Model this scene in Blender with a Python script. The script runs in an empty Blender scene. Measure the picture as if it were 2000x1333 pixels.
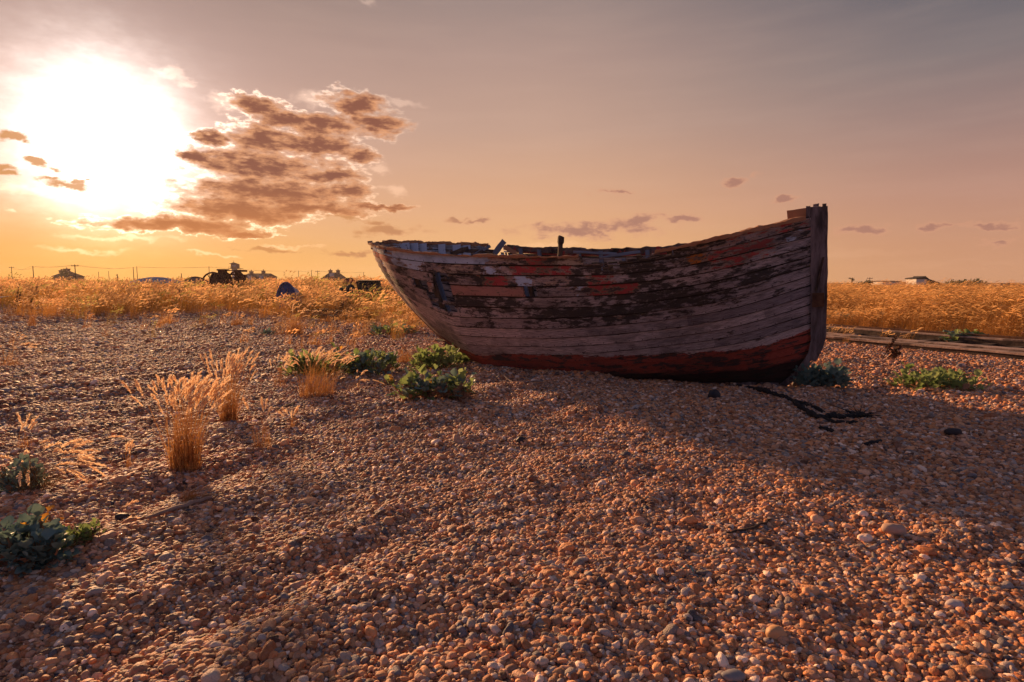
import bpy, math, random
import numpy as np
from mathutils import Vector, noise as mnoise
R = math.radians
rng = np.random.default_rng(7); random.seed(7)
S = bpy.context.scene; C = S.collection
# ------------------------------------------------------------------ camera
F, HC = 1150.0, 1.3
PITCH = math.atan((666.5-553)/F); CP, SP = math.cos(PITCH), math.sin(PITCH)
cam = bpy.data.cameras.new('camera'); co = bpy.data.objects.new('camera', cam); C.objects.link(co)
cam.sensor_width = 36; cam.lens = F/2000*36; cam.clip_end = 9000; cam.clip_start = .05
co.location = (0, 0, HC); co.rotation_euler = (math.pi/2-PITCH, 0, 0); S.camera = co
S.view_settings.view_transform = 'Standard'; S.view_settings.look = 'None'
S.view_settings.exposure = 0.58; S.view_settings.gamma = 1
S.cycles.max_bounces = 6; S.cycles.transparent_max_bounces = 8; S.cycles.use_denoising = True; S.cycles.sample_clamp_indirect = 3

def pdir(px, py):
    a = (px-1000)/F; b = -(py-666.5)/F
    return np.array([a, CP+b*SP, -SP+b*CP])
def gpt(px, py, z=0.0):                      # a photo point on the ground
    d = pdir(px, py); return d*((z-HC)/d[2])+np.array([0, 0, HC])
def at(px, py, Y):                           # a photo point at distance Y
    d = pdir(px, py); return d*(Y/d[1])+np.array([0, 0, HC])
def azel(px, py):
    d = pdir(px, py); return math.atan2(d[0], d[1]), math.atan2(d[2], math.hypot(d[0], d[1]))
def s2l(c): return tuple(((v/255+.055)/1.055)**2.4 if v > 10 else v/255/12.92 for v in c)

# ------------------------------------------------------------------ node helper
class NT:
    def __init__(s, tree): s.t = tree; s.n = tree.nodes; s.l = tree.links
    def new(s, ty, **k):
        n = s.n.new(ty)
        for a, v in k.items(): setattr(n, a, v)
        return n
    def put(s, sock, v):
        if v is None: return
        if isinstance(v, bpy.types.NodeSocket): s.l.new(v, sock)
        else:
            if isinstance(v, (tuple, list, np.ndarray)) and sock.type == 'RGBA' and len(v) == 3: v = (*v, 1)
            sock.default_value = v
    def m(s, op, a, b=None, c=None, clamp=False):
        n = s.new('ShaderNodeMath', operation=op, use_clamp=clamp)
        for i, v in enumerate((a, b, c)): s.put(n.inputs[i], v)
        return n.outputs[0]
    def v(s, op, a, b=None, c=None):
        n = s.new('ShaderNodeVectorMath', operation=op)
        for i, v in enumerate((a, b, c)):
            if v is not None: s.put(n.inputs[i], v)
        return n.outputs['Value'] if op in ('LENGTH', 'DOT_PRODUCT', 'DISTANCE') else n.outputs[0]
    def mix(s, f, a, b, bt='MIX'):
        n = s.new('ShaderNodeMix', data_type='RGBA', blend_type=bt)
        s.put(n.inputs[0], f); s.put(n.inputs[6], a); s.put(n.inputs[7], b); return n.outputs[2]
    def ramp(s, f, stops, mode='LINEAR'):
        n = s.new('ShaderNodeValToRGB'); n.color_ramp.interpolation = mode
        e = n.color_ramp.elements
        while len(e) < len(stops): e.new(.5)
        for x, (p, c) in zip(e, stops): x.position = p; x.color = (*c, 1) if len(c) == 3 else c
        s.put(n.inputs[0], f); return n.outputs[0]
    def ss(s, x, a, b, c=0.0, d=1.0):        # smoothstep map
        n = s.new('ShaderNodeMapRange', interpolation_type='SMOOTHSTEP')
        for i, v in enumerate((x, a, b, c, d)): s.put(n.inputs[i], v)
        return n.outputs[0]
    def noise(s, vec, scale, detail=4, rough=.5, dist=0, col=False):
        n = s.new('ShaderNodeTexNoise'); s.put(n.inputs['Vector'], vec)
        n.inputs['Scale'].default_value = scale; n.inputs['Detail'].default_value = detail
        n.inputs['Roughness'].default_value = rough; n.inputs['Distortion'].default_value = dist
        return n.outputs[1 if col else 0]
    def xyz(s, x=0, y=0, z=0):
        n = s.new('ShaderNodeCombineXYZ')
        for i, v in enumerate((x, y, z)): s.put(n.inputs[i], v)
        return n.outputs[0]
    def sep(s, v):
        n = s.new('ShaderNodeSeparateXYZ'); s.put(n.inputs[0], v); return n.outputs
    def attr(s, name, out='Fac', ty='GEOMETRY'):
        return s.new('ShaderNodeAttribute', attribute_name=name, attribute_type=ty).outputs[out]

# ------------------------------------------------------------------ sky and sun
SUN_AZ, SUN_EL = azel(205, 282)
SD = Vector((math.sin(SUN_AZ)*math.cos(SUN_EL), math.cos(SUN_AZ)*math.cos(SUN_EL), math.sin(SUN_EL))); GD = tuple(SD)
SUN_EL += R(1.8); SD = Vector((math.sin(SUN_AZ)*math.cos(SUN_EL), math.cos(SUN_AZ)*math.cos(SUN_EL), math.sin(SUN_EL)))
W = bpy.data.worlds.new('World'); S.world = W; W.use_nodes = True
W.node_tree.nodes.clear(); n = NT(W.node_tree)
gen = n.new('ShaderNodeTexCoord').outputs['Generated']; dr = n.v('NORMALIZE', gen)
x, y, z = n.sep(dr)
az = n.m('ARCTAN2', x, y); el = n.m('ARCSINE', z)
eld = n.m('MULTIPLY', el, 180/math.pi/45, clamp=True)
def rp(st): return n.ramp(eld, [(d/45, s2l(c)) for d, c in st])
Lr = rp([(0, (218, 146, 52)), (2.5, (222, 154, 66)), (6, (218, 158, 100)), (11, (206, 160, 138)), (18, (172, 140, 128)), (24, (146, 122, 112)), (45, (96, 94, 108))])
Mr = rp([(0, (238, 180, 112)), (3, (232, 174, 118)), (7, (220, 166, 126)), (14, (194, 157, 137)), (20, (176, 146, 134)), (25, (152, 132, 126)), (45, (92, 94, 112))])
Rr = rp([(0, (204, 148, 112)), (3, (198, 144, 114)), (7, (184, 138, 120)), (12, (156, 127, 120)), (17, (126, 115, 116)), (23, (84, 89, 101)), (45, (60, 70, 94))])
Br = rp([(0, (150, 126, 138)), (8, (138, 126, 148)), (20, (108, 114, 146)), (45, (78, 90, 126))])
sky = n.mix(n.ss(az, R(-36), R(-2)), Lr, Mr); sky = n.mix(n.ss(az, R(0), R(42)), sky, Rr); sky = n.mix(n.ss(n.m('ABSOLUTE', az), R(55), R(110)), sky, Br)
nish = n.new('ShaderNodeTexSky'); nish.sky_type = 'NISHITA'; nish.sun_disc = False
nish.sun_elevation = SUN_EL; nish.sun_rotation = SUN_AZ
sky = n.mix(.003, sky, nish.outputs[0], 'ADD')
# soft banding of thin high haze
P = n.xyz(az, el, 0)
thin = n.noise(n.v('MULTIPLY', P, (3.0, 22.0, 1)), 1.6, 5, .55)
sky = n.mix(n.ss(thin, .35, .8, 0, .05), sky, (.95, .66, .5))
# cloud cells: union of ellipses in azimuth / elevation, broken up by noise
w1 = n.noise(n.v('MULTIPLY', P, (1, 1.6, 1)), 13, 3, .5, 0, True)
w2 = n.noise(n.v('MULTIPLY', P, (1, 1.5, 1)), 48, 5, .6, 0, True)
off = n.v('ADD', n.v('MULTIPLY', n.v('SUBTRACT', w1, (.5, .5, .5)), (.07, .032, 0)), n.v('MULTIPLY', n.v('SUBTRACT', w2, (.5, .5, .5)), (.036, .022, 0)))
Q = n.v('ADD', P, off)
def cells(lst):
    d = None
    for cx, cy, rx, ry in lst:
        a0, e0 = azel(cx, cy); a1, _ = azel(cx+rx, cy); _, e1 = azel(cx, cy-ry)
        ra, re = abs(a1-a0), abs(e1-e0)
        k = n.v('LENGTH', n.v('MULTIPLY_ADD', Q, (1/ra, 1/re, 0), (-a0/ra, -e0/re, 0)))
        if d is None: d = k
        else: d = n.m('SMOOTH_MIN', d, k, .4)
    return d
big = cells([(500, 208, 58, 24), (560, 235, 60, 20), (690, 205, 62, 24), (735, 245, 55, 26), (637, 248, 85, 24), (510, 271, 60, 30), (425, 275, 32, 16),
             (616, 283, 90, 20), (701, 305, 36, 18), (510, 322, 145, 30), (382, 307, 38, 13), (655, 342, 55, 16), (531, 373, 155, 30),
             (680, 375, 42, 20), (467, 411, 138, 27), (600, 405, 130, 13), (745, 402, 62, 6), (355, 444, 150, 17), (480, 455, 60, 8)])
small = cells([(5, 268, 30, 9), (40, 272, 26, 7), (62, 284, 20, 7), (0, 335, 18, 12), (28, 346, 22, 7), (70, 318, 22, 8), (102, 324, 26, 8), (92, 346, 28, 7), (124, 358, 34, 8), (152, 350, 15, 7), (172, 345, 10, 3),
               (765, 450, 60, 12), (735, 428, 24, 7), (1438, 355, 36, 9), (1150, 448, 135, 17), (1235, 436, 60, 14), (1330, 429, 46, 7),
               (893, 426, 26, 6), (928, 434, 24, 5), (1670, 451, 55, 10), (1825, 443, 42, 8), (1950, 436, 65, 8), (1955, 470, 40, 9),
               (690, 493, 50, 5), (1200, 376, 36, 5), (1530, 388, 28, 5), (530, 487, 70, 5), (670, 422, 30, 6)])
wisp = cells([(325, 140, 28, 14), (350, 160, 24, 10), (790, 205, 40, 8), (720, 4, 24, 8), (610, 195, 40, 18), (445, 205, 50, 22), (240, 470, 120, 6),
              (160, 492, 75, 5), (1700, 490, 130, 9), (1850, 515, 200, 6), (770, 370, 24, 10), (560, 480, 60, 4), (420, 500, 60, 4), (10, 415, 16, 4),
              (115, 430, 14, 4), (60, 375, 80, 12), (740, 330, 24, 12), (1080, 480, 100, 10)])
fb = n.noise(n.v('MULTIPLY', P, (1, 2.2, 1)), 30, 8, .6)
fb2 = n.noise(n.v('MULTIPLY', P, (1, 3.0, 1)), 60, 6, .6)
fq = n.m('MULTIPLY', n.m('SUBTRACT', fb, .5), 1.6)
db = n.m('ADD', big, fq); ds = n.m('ADD', small, n.m('MULTIPLY', fq, 1.9)); dw = n.m('ADD', wisp, fq)
dens_b = n.ss(db, 1.22, .62); dens_s = n.ss(ds, 1.35, .35, 0, .92); dens_w = n.ss(dw, 1.25, .2, 0, .55)
ang = n.m('ARCCOSINE', n.m('MINIMUM', n.v('DOT_PRODUCT', dr, GD), 1.0))
wob = n.m('MULTIPLY', n.m('SUBTRACT', n.noise(P, 9, 2), .5), .05)
angw = n.m('ADD', ang, wob)
angw = n.m('ADD', angw, n.m('MULTIPLY', n.m('SUBTRACT', fb, .5), .05)); core = n.m('POWER', 2.718, n.m('MULTIPLY', n.m('MULTIPLY', angw, angw), -1/(.086**2)))
near_ = n.m('POWER', 2.718, n.m('MULTIPLY', n.m('MULTIPLY', ang, ang), -1/(.20**2)))
wide = n.m('POWER', 2.718, n.m('MULTIPLY', ang, -1/.30))
def scl(c, f): return n.v('MULTIPLY', c, n.xyz(f, f, f))
g = n.v('ADD', scl((2.7, 2.4, 2.2), core), scl((.15, .12, .13), near_))
g = n.v('ADD', g, scl((.04, .02, .02), wide)); g = n.v('MULTIPLY', g, n.mix(n.ss(el, R(0), R(8)), (.8, .50, .16), (1, 1, 1)))
lit = n.v('ADD', sky, g)
# cloud colour: body, darker in its depth, bright thin rims towards the sun
prox = n.m('POWER', 2.718, n.m('MULTIPLY', ang, -1/.34))
deep = n.ss(n.m('ADD', db, n.m('MULTIPLY', n.m('SUBTRACT', fb2, .5), 1.9)), 1.15, .15)
body = n.mix(deep, s2l((222, 154, 110)), s2l((140, 88, 72)))
body = n.mix(n.ss(el, R(10), R(2.5)), body, s2l((205, 128, 74)))
body = n.v('ADD', body, scl((.20, .12, .06), n.m('MULTIPLY', prox, n.m('SUBTRACT', 1.15, deep))))
rimw = n.m('MULTIPLY', n.ss(db, 1.34, 1.12), n.ss(db, .92, 1.12))
rim = n.v('ADD', lit, scl((1.3, .95, .7), n.m('MULTIPLY', n.m('MULTIPLY', rimw, n.ss(fb2, .36, .60)), n.ss(ang, .50, .10))))
wcol = n.v('ADD', lit, scl((.9, .62, .45), n.m('MULTIPLY', prox, 1.3)))
outc = n.mix(dens_w, rim, wcol)
sm_body = n.mix(n.ss(ang, .15, .7), s2l((212, 146, 84)), n.mix(n.ss(ds, 1.0, .2), s2l((216, 158, 126)), s2l((172, 124, 108))))
outc = n.mix(dens_s, outc, sm_body)
outc = n.mix(dens_b, outc, body)
bg = n.new('ShaderNodeBackground'); n.l.new(outc, bg.inputs[0]); bg.inputs[1].default_value = .67
n.l.new(bg.outputs[0], n.new('ShaderNodeOutputWorld').inputs[0])
W.cycles.sampling_method = 'MANUAL'; W.cycles.sample_map_resolution = 1024
sl = bpy.data.lights.new('sun', 'SUN'); so = bpy.data.objects.new('sun', sl); C.objects.link(so)
sl.energy = 5.0; sl.angle = R(3.0); sl.color = (1, .56, .27)
so.rotation_euler = SD.to_track_quat('Z', 'Y').to_euler()

# ------------------------------------------------------------------ object helpers
def tag(o, label=None, cat=None, group=None, kind=None):
    for k, v in (('label', label), ('category', cat), ('group', group), ('kind', kind)):
        if v: o[k] = v
    return o
def empty(name, loc, label=None, cat=None, group=None):
    o = bpy.data.objects.new(name, None); C.objects.link(o); o.location = loc; o.empty_display_size = .1
    return tag(o, label, cat, group)
class MB:                                    # gathers verts / faces of ONE mesh
    def __init__(s): s.v = []; s.f = []; s.mi = []; s.n = 0
    def add(s, V, Fs, mi=0):
        V = np.asarray(V, float); s.v.append(V)
        for q in Fs: s.f.append(tuple(int(i)+s.n for i in q)); s.mi.append(mi)
        s.n += len(V)
    def box(s, c, d, rot=None, mi=0, jit=0, taper=1.0):
        a = np.array([[i, j, k] for i in (-.5, .5) for j in (-.5, .5) for k in (-.5, .5)], float)
        a[a[:, 2] > 0, :2] *= taper
        a = a*np.array(d)
        if jit: a += rng.normal(0, jit, a.shape)
        if rot is not None: a = a@np.array(rot).T
        s.add(a+np.array(c), [(0, 1, 3, 2), (4, 6, 7, 5), (0, 4, 5, 1), (2, 3, 7, 6), (0, 2, 6, 4), (1, 5, 7, 3)], mi)
    def beam(s, a, b, w, h, mi=0, jit=.0, seg=1, up=(0, 0, 1)):     # rectangular bar from a to b, cut in segments
        a = np.array(a, float); b = np.array(b, float); d = (b-a)/np.linalg.norm(b-a); u = np.array(up, float)
        r = np.cross(d, u); r /= np.linalg.norm(r); u = np.cross(r, d)
        V = []
        for i in range(seg+1):
            p = a+(b-a)*i/seg
            for q, k in ((-1, -1), (1, -1), (1, 1), (-1, 1)): V.append(p+r*w/2*q+u*h/2*k+rng.normal(0, jit, 3) if jit else p+r*w/2*q+u*h/2*k)
        Fs = [(0, 3, 2, 1), (seg*4, seg*4+1, seg*4+2, seg*4+3)]
        for i in range(seg):
            for k in range(4): Fs.append((i*4+k, i*4+(k+1) % 4, i*4+4+(k+1) % 4, i*4+4+k))
        s.add(V, Fs, mi)
    def tube(s, pts, rad, seg=8, mi=0, cap=True):
        pts = np.array(pts, float); m = len(pts); rad = np.broadcast_to(rad, (m,))
        tg = np.gradient(pts, axis=0); tg /= np.linalg.norm(tg, axis=1)[:, None]+1e-9
        V = []
        for p, t, r in zip(pts, tg, rad):
            a = np.cross(t, (0, 0, 1) if abs(t[2]) < .9 else (1, 0, 0)); a /= np.linalg.norm(a); b = np.cross(t, a)
            for k in range(seg): th = 2*math.pi*k/seg; V.append(p+r*(math.cos(th)*a+math.sin(th)*b))
        Fs = [(i*seg+k, i*seg+(k+1) % seg, (i+1)*seg+(k+1) % seg, (i+1)*seg+k) for i in range(m-1) for k in range(seg)]
        if cap: Fs += [tuple(range(seg))[::-1], tuple(range((m-1)*seg, m*seg))]
        s.add(V, Fs, mi)
    def grid(s, G, mi=0, flip=False, skip=None):
        a, b = G.shape[:2]; Fs = []
        for i in range(a-1):
            for j in range(b-1):
                if skip is not None and skip(i, j): continue
                q = (i*b+j, i*b+j+1, (i+1)*b+j+1, (i+1)*b+j); Fs.append(q[::-1] if flip else q)
        s.add(G.reshape(-1, 3), Fs, mi)
    def build(s, name, mats, parent=None, loc=(0, 0, 0), smooth=False, world=True):
        me = bpy.data.meshes.new(name); V = np.vstack(s.v) if s.v else np.zeros((0, 3))
        if parent is not None and world: V = V-np.array(parent.matrix_basis.translation if parent.parent is None else parent.location)
        elif parent is None and world: V = V-np.array(loc)
        me.from_pydata(V.tolist(), [], s.f)
        for m in (mats if isinstance(mats, (list, tuple)) else [mats]): me.materials.append(m)
        if len(set(s.mi)) > 1: me.polygons.foreach_set('material_index', s.mi)
        if smooth: me.polygons.foreach_set('use_smooth', [True]*len(me.polygons))
        me.update(); o = bpy.data.objects.new(name, me); C.objects.link(o)
        if parent is None: o.location = loc
        else: o.parent = parent
        return o
def fattr(o, name, data, ty='FLOAT', dom='POINT'):
    a = o.data.attributes.new(name, ty, dom)
    a.data.foreach_set({'FLOAT': 'value', 'INT': 'value', 'FLOAT_VECTOR': 'vector', 'FLOAT_COLOR': 'color'}[ty], np.asarray(data).ravel())
def smooth(a, b, x): t = np.clip((x-a)/(b-a), 0, 1); return t*t*(3-2*t)
def vnoise(x, y, seed=0):
    x = np.asarray(x, float); y = np.asarray(y, float); xi = np.floor(x); yi = np.floor(y); fx = x-xi; fy = y-yi
    fx = fx*fx*(3-2*fx); fy = fy*fy*(3-2*fy)
    def h(a, b): v = np.sin(a*127.1+b*311.7+seed*74.7)*43758.5453; return v-np.floor(v)
    return (h(xi, yi)*(1-fx)+h(xi+1, yi)*fx)*(1-fy)+(h(xi, yi+1)*(1-fx)+h(xi+1, yi+1)*fx)*fy
def fbm(x, y, o=4, seed=0):
    v = 0; a = .5
    for k in range(o): v = v+a*vnoise(x*2**k, y*2**k, seed+k); a *= .5
    return v/(1-.5**o)
def mat(name, rough=.85):
    m = bpy.data.materials.new(name); m.use_nodes = True; m.node_tree.nodes.clear(); n = NT(m.node_tree)
    b = n.new('ShaderNodeBsdfPrincipled'); b.inputs['Roughness'].default_value = rough; b.inputs['Specular IOR Level'].default_value = .25
    o = n.new('ShaderNodeOutputMaterial'); n.l.new(b.outputs[0], o.inputs[0]); return m, n, b, o
def bump(n, b, h, st=.5, d=.02):
    k = n.new('ShaderNodeBump'); k.inputs['Strength'].default_value = st; k.inputs['Distance'].default_value = d
    n.put(k.inputs['Height'], h); n.l.new(k.outputs[0], b.inputs['Normal'])
def plain(name, c1, c2, scale=8, rough=.85, stretch=(1, 1, 1), bs=.4, bd=.01):
    m, n, b, o = mat(name, rough)
    tc = n.v('MULTIPLY', n.new('ShaderNodeTexCoord').outputs['Object'], stretch)
    f = n.noise(tc, scale, 6, .65); g_ = n.ss(f, .3, .7)
    n.put(b.inputs['Base Color'], n.mix(g_, c1, c2)); bump(n, b, f, bs, bd); return m

# ------------------------------------------------------------------ terrain
RP0 = np.array([7.0, 13.0]); RD = np.array([.447, -.894]); RN = np.array([.894, .447])
def hgt(x, y, fine=True):
    x = np.asarray(x, float); y = np.asarray(y, float)
    s = (x-RP0[0])*RN[0]+(y-RP0[1])*RN[1]; r = np.hypot(x, y)
    z = np.maximum(.46*smooth(2.6, 9, s)*smooth(3, 9, x+y*.02), .62*smooth(17, 42, y-0.05*x))
    z = z+(fbm(x*.35+9, y*.35, 3, 3)-.5)*.16*smooth(3, 9, r)*(1-smooth(120, 300, r))
    z = z+(fbm(x*.22+2, y*.22, 3, 63)-.5)*.38*np.maximum(smooth(4, 7, s)*(x > 3), smooth(24, 32, y))*(1-smooth(90, 160, r))
    flat = smooth(-1.2, -.2, s)*(1-smooth(2.5, 3.2, s))*(x > 3)*(y < 24); z = z*(1-flat)-.07*flat*smooth(.8, .95, s)*(1-smooth(1.95, 2.1, s))
    z = z+.07*np.exp(-((x*.45+y*.89-8.02)/.28)**2)*smooth(-1.2, -.2, x)*(1-smooth(.9, 1.9, x))
    # hollow scoured below the boat's forefoot
    z = z-.07*np.exp(-(((x-2.4)/1.0)**2+((y-8.0)/.6)**2))
    if fine:
        z0_ = z; a = x*.66-y*.75; wv = fbm(x*.8, y*.8, 3, 11)*7
        am = smooth(.35, .65, fbm(x*.45+3, y*.45, 2, 21))*(1-smooth(8, 14, r))
        z = z+.022*np.sin(a*7.2+wv)*am+(fbm(x*1.7, y*1.7, 3, 5)-.5)*.09*(1-smooth(15, 30, r))+(fbm(x*6, y*6, 2, 8)-.5)*.03*(1-smooth(8, 14, r))
        z = z0_+(z-z0_)*(1-.8*flat)
    return z
PAL = np.array([(.46, .22, .10), (.52, .30, .17), (.46, .29, .22), (.38, .16, .07), (.28, .27, .29), (.11, .12, .16), (.66, .58, .54), (.15, .075, .05), (.55, .36, .26), (.33, .20, .14)])
PW = np.array([.16, .16, .13, .11, .09, .055, .085, .08, .085, .07]); PW /= PW.sum()
def ground_mat():
    m, n, b, o = mat('shingle_ground', .8)
    pos = n.new('ShaderNodeNewGeometry').outputs['Position']
    v = n.new('ShaderNodeTexVoronoi'); n.put(v.inputs['Vector'], pos); v.inputs['Scale'].default_value = 22
    h = n.sep(v.outputs['Color'])[0]
    c = n.ramp(h, [(i/len(PAL), tuple(p*.8)) for i, p in enumerate(PAL)], 'CONSTANT')
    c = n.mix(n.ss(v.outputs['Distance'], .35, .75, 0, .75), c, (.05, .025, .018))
    lg = n.noise(pos, .6, 5, .6)
    straw = n.mix(n.noise(pos, 3, 6, .7), (.20, .10, .03), (.36, .21, .08))
    c = n.mix(n.m('MULTIPLY', n.attr('turf'), n.ss(lg, .2, .45), clamp=True), c, straw)
    n.put(b.inputs['Base Color'], c)
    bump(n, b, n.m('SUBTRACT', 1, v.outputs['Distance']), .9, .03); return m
NA, NR = 900, 300
rr = .5*(5000/.5)**(np.linspace(0, 1, NR)**1.0); th = np.linspace(0, 2*math.pi, NA, endpoint=False)
RR, TH = np.meshgrid(rr, th, indexing='ij'); X = RR*np.sin(TH); Y = RR*np.cos(TH)
Z = hgt(X, Y); V = np.stack([X, Y, Z], -1).reshape(-1, 3)
i, j = np.meshgrid(np.arange(NR-1), np.arange(NA), indexing='ij'); j2 = (j+1) % NA
Fq = np.stack([i*NA+j, (i+1)*NA+j, (i+1)*NA+j2, i*NA+j2], -1).reshape(-1, 4)
g = MB(); g.add(V, Fq.tolist()); g.add([(0, 0, float(hgt(0, 0)))], []); base = len(V)
for k in range(NA): g.f.append((base, k, (k+1) % NA)); g.mi.append(0)
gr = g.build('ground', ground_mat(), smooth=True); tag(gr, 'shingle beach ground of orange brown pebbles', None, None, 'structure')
def turfmask(x, y):
    s = (x-RP0[0])*RN[0]+(y-RP0[1])*RN[1]; w = (fbm(x*.25, y*.25, 3, 31)-.5)*9
    L = smooth(18.5, 27, y+w*1.5-.20*np.clip(-x-6, 0, 30)+1.5*np.clip(x+8, 0, 5)); Rm = smooth(2.6, 3.3, s+w*.05)*(x > 3)
    return np.clip(np.maximum(L, Rm), 0, 1)
Vg = np.vstack(g.v); fattr(gr, 'turf', turfmask(Vg[:, 0], Vg[:, 1]))

# ------------------------------------------------------------------ scatter (one geometry-nodes object)
def scatter(name, pts, srcs, idx, rot, scl_, col, label):
    sc = bpy.data.collections.new(name+'_kinds')
    for i, o in enumerate(srcs):
        o.name = '%s_kind_%02d' % (name, i); sc.objects.link(o)
    me = bpy.data.meshes.new(name); me.vertices.add(len(pts)); me.vertices.foreach_set('co', np.asarray(pts, float).ravel())
    o = bpy.data.objects.new(name, me); C.objects.link(o)
    fattr(o, 'idx', idx.astype(np.int32), 'INT'); fattr(o, 'rot', rot, 'FLOAT_VECTOR'); fattr(o, 'scl', scl_, 'FLOAT_VECTOR'); fattr(o, 'col', col, 'FLOAT_VECTOR')
    t = bpy.data.node_groups.new(name, 'GeometryNodeTree'); t.interface.new_socket('Geometry', in_out='INPUT', socket_type='NodeSocketGeometry')
    t.interface.new_socket('Geometry', in_out='OUTPUT', socket_type='NodeSocketGeometry'); N = t.nodes; Lk = t.links
    gi = N.new('NodeGroupInput'); go = N.new('NodeGroupOutput'); mp = N.new('GeometryNodeMeshToPoints'); ip = N.new('GeometryNodeInstanceOnPoints')
    ci = N.new('GeometryNodeCollectionInfo'); ci.inputs['Collection'].default_value = sc; ci.inputs['Separate Children'].default_value = True; ci.inputs['Reset Children'].default_value = True
    def na(a, ty): q = N.new('GeometryNodeInputNamedAttribute'); q.data_type = ty; q.inputs[0].default_value = a; return q.outputs[0]
    Lk.new(gi.outputs[0], mp.inputs[0]); Lk.new(mp.outputs[0], ip.inputs['Points']); Lk.new(ci.outputs[0], ip.inputs['Instance'])
    ip.inputs['Pick Instance'].default_value = True; Lk.new(na('idx', 'INT'), ip.inputs['Instance Index'])
    Lk.new(na('rot', 'FLOAT_VECTOR'), ip.inputs['Rotation']); Lk.new(na('scl', 'FLOAT_VECTOR'), ip.inputs['Scale']); Lk.new(ip.outputs[0], go.inputs[0])
    md = o.modifiers.new('scatter', 'NODES'); md.node_group = t
    tag(o, label, None, None, 'stuff'); return o
def loose(name, mb, mats, sm=True):          # source mesh outside the scene
    o = mb.build(name, mats, smooth=sm); C.objects.unlink(o); return o

# pebbles
def pebble_mat():
    m, n, b, o = mat('pebble', .62)
    b.inputs['Specular IOR Level'].default_value = .22
    c = n.attr('col', 'Color', 'INSTANCER'); ob = n.new('ShaderNodeTexCoord').outputs['Object']
    f = n.noise(ob, 1.6, 5, .65)
    c = n.mix(n.ss(f, .35, .75, 0, .45), c, n.mix(.5, c, (.62, .46, .34)))
    c = n.mix(n.ss(f, .5, .2, 0, .5), c, (.12, .06, .04), 'MIX')
    n.put(b.inputs['Base Color'], c); bump(n, b, n.noise(ob, 4, 4), .25, .1); return m
PM = pebble_mat()
def ico(sub):
    import bmesh
    bm = bmesh.new(); bmesh.ops.create_icosphere(bm, subdivisions=sub, radius=1); bm.verts.ensure_lookup_table()
    V = np.array([v.co[:] for v in bm.verts]); Fs = [tuple(v.index for v in f.verts) for f in bm.faces]; bm.free(); return V, Fs
IV, IF = ico(3); IV2, IF2 = ico(2)
def pebble_mesh(V, s, amp=.28):
    out = []
    for p in V:
        q = Vector(p); k = 1+amp*mnoise.noise(q*.9+Vector((s*7.1, 0, 0)))+.1*mnoise.noise(q*2.1+Vector((0, s*3.3, 0)))
        out.append(np.sign(p)*np.abs(p)**.9*k)
    return np.array(out)
psrc = []
for k in range(14):
    m_ = MB(); m_.add(pebble_mesh(IV if k < 8 else IV2, k), IF if k < 8 else IF2); psrc.append(loose('pebble', m_, PM))
def fan_points(r0, r1, dens, half=48):
    A = (r1*r1-r0*r0)*R(half); k = int(A*dens); r = np.sqrt(rng.uniform(r0*r0, r1*r1, k)); a = rng.uniform(-R(half), R(half), k)
    return r*np.sin(a), r*np.cos(a)
PP = []
for r0, r1, dens, sz in ((1.5, 4.5, 10000, .0077), (4.5, 8, 5400, .0090), (8, 14, 2200, .0122), (14, 24, 1000, .0160), (24, 38, 320, .026)):
    px, py = fan_points(r0, r1, dens); s_ = sz*np.exp(rng.normal(0, .46, len(px))); big_ = rng.random(len(px)) < .012; s_ = np.minimum(s_, sz*2.4); s_[big_] *= 1.7
    PP.append(np.stack([px, py, s_], -1))
PP = np.vstack(PP); keep = rng.random(len(PP)) > turfmask(PP[:, 0], PP[:, 1])*.9; PP = PP[keep]
sS = (PP[:, 0]-RP0[0])*RN[0]+(PP[:, 1]-RP0[1])*RN[1]; PP = PP[~((PP[:, 0] > 3) & (((sS > -.0) & (sS < 1.0)) | ((sS > 1.0) & (sS < 2.5) & (rng.random(len(PP)) < .75))))]
K = len(PP); zf = rng.uniform(.5, .9, K)
pz = hgt(PP[:, 0], PP[:, 1])+PP[:, 2]*zf*rng.uniform(-.1, .75, K)
sclp = np.stack([PP[:, 2]*rng.uniform(.95, 1.5, K), PP[:, 2]*rng.uniform(.8, 1.05, K), PP[:, 2]*zf], -1)
rotp = np.stack([rng.normal(0, .35, K), rng.normal(0, .35, K), rng.uniform(0, 6.28, K)], -1)
colp = PAL[rng.choice(len(PAL), K, p=PW)]*rng.uniform(.55, 1.55, (K, 1))*np.array([1.20, .95, .74])
far_ = np.hypot(PP[:, 0], PP[:, 1]) > 6
idx = np.where(far_, rng.integers(8, 14, K), rng.integers(0, 8, K))
scatter('pebbles', np.stack([PP[:, 0], PP[:, 1], pz], -1), psrc, idx, rotp, sclp, colp, 'shingle of rounded orange, tan and grey pebbles covering the beach')

# ------------------------------------------------------------------ materials
def thinmat(name, c1, c2, tr=.5, rough=.6, ty='GEOMETRY', scale=5, use_inst=False):
    m, n, b, o = mat(name, rough)
    ob = n.new('ShaderNodeTexCoord').outputs['Object']; f = n.noise(ob, scale, 4, .6); c = n.mix(n.ss(f, .3, .7), c1, c2)
    if use_inst: c = n.mix(1.0, c, n.attr('col', 'Color', 'INSTANCER'), 'MULTIPLY')
    n.put(b.inputs['Base Color'], c); t = n.new('ShaderNodeBsdfTranslucent'); n.put(t.inputs[0], c)
    x = n.new('ShaderNodeMixShader'); x.inputs[0].default_value = tr; n.l.new(b.outputs[0], x.inputs[1]); n.l.new(t.outputs[0], x.inputs[2]); n.l.new(x.outputs[0], o.inputs[0]); return m
M = {}
M['blade'] = thinmat('dry_grass_blade', (.50, .22, .045), (.62, .32, .08), .55, use_inst=True)
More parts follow.
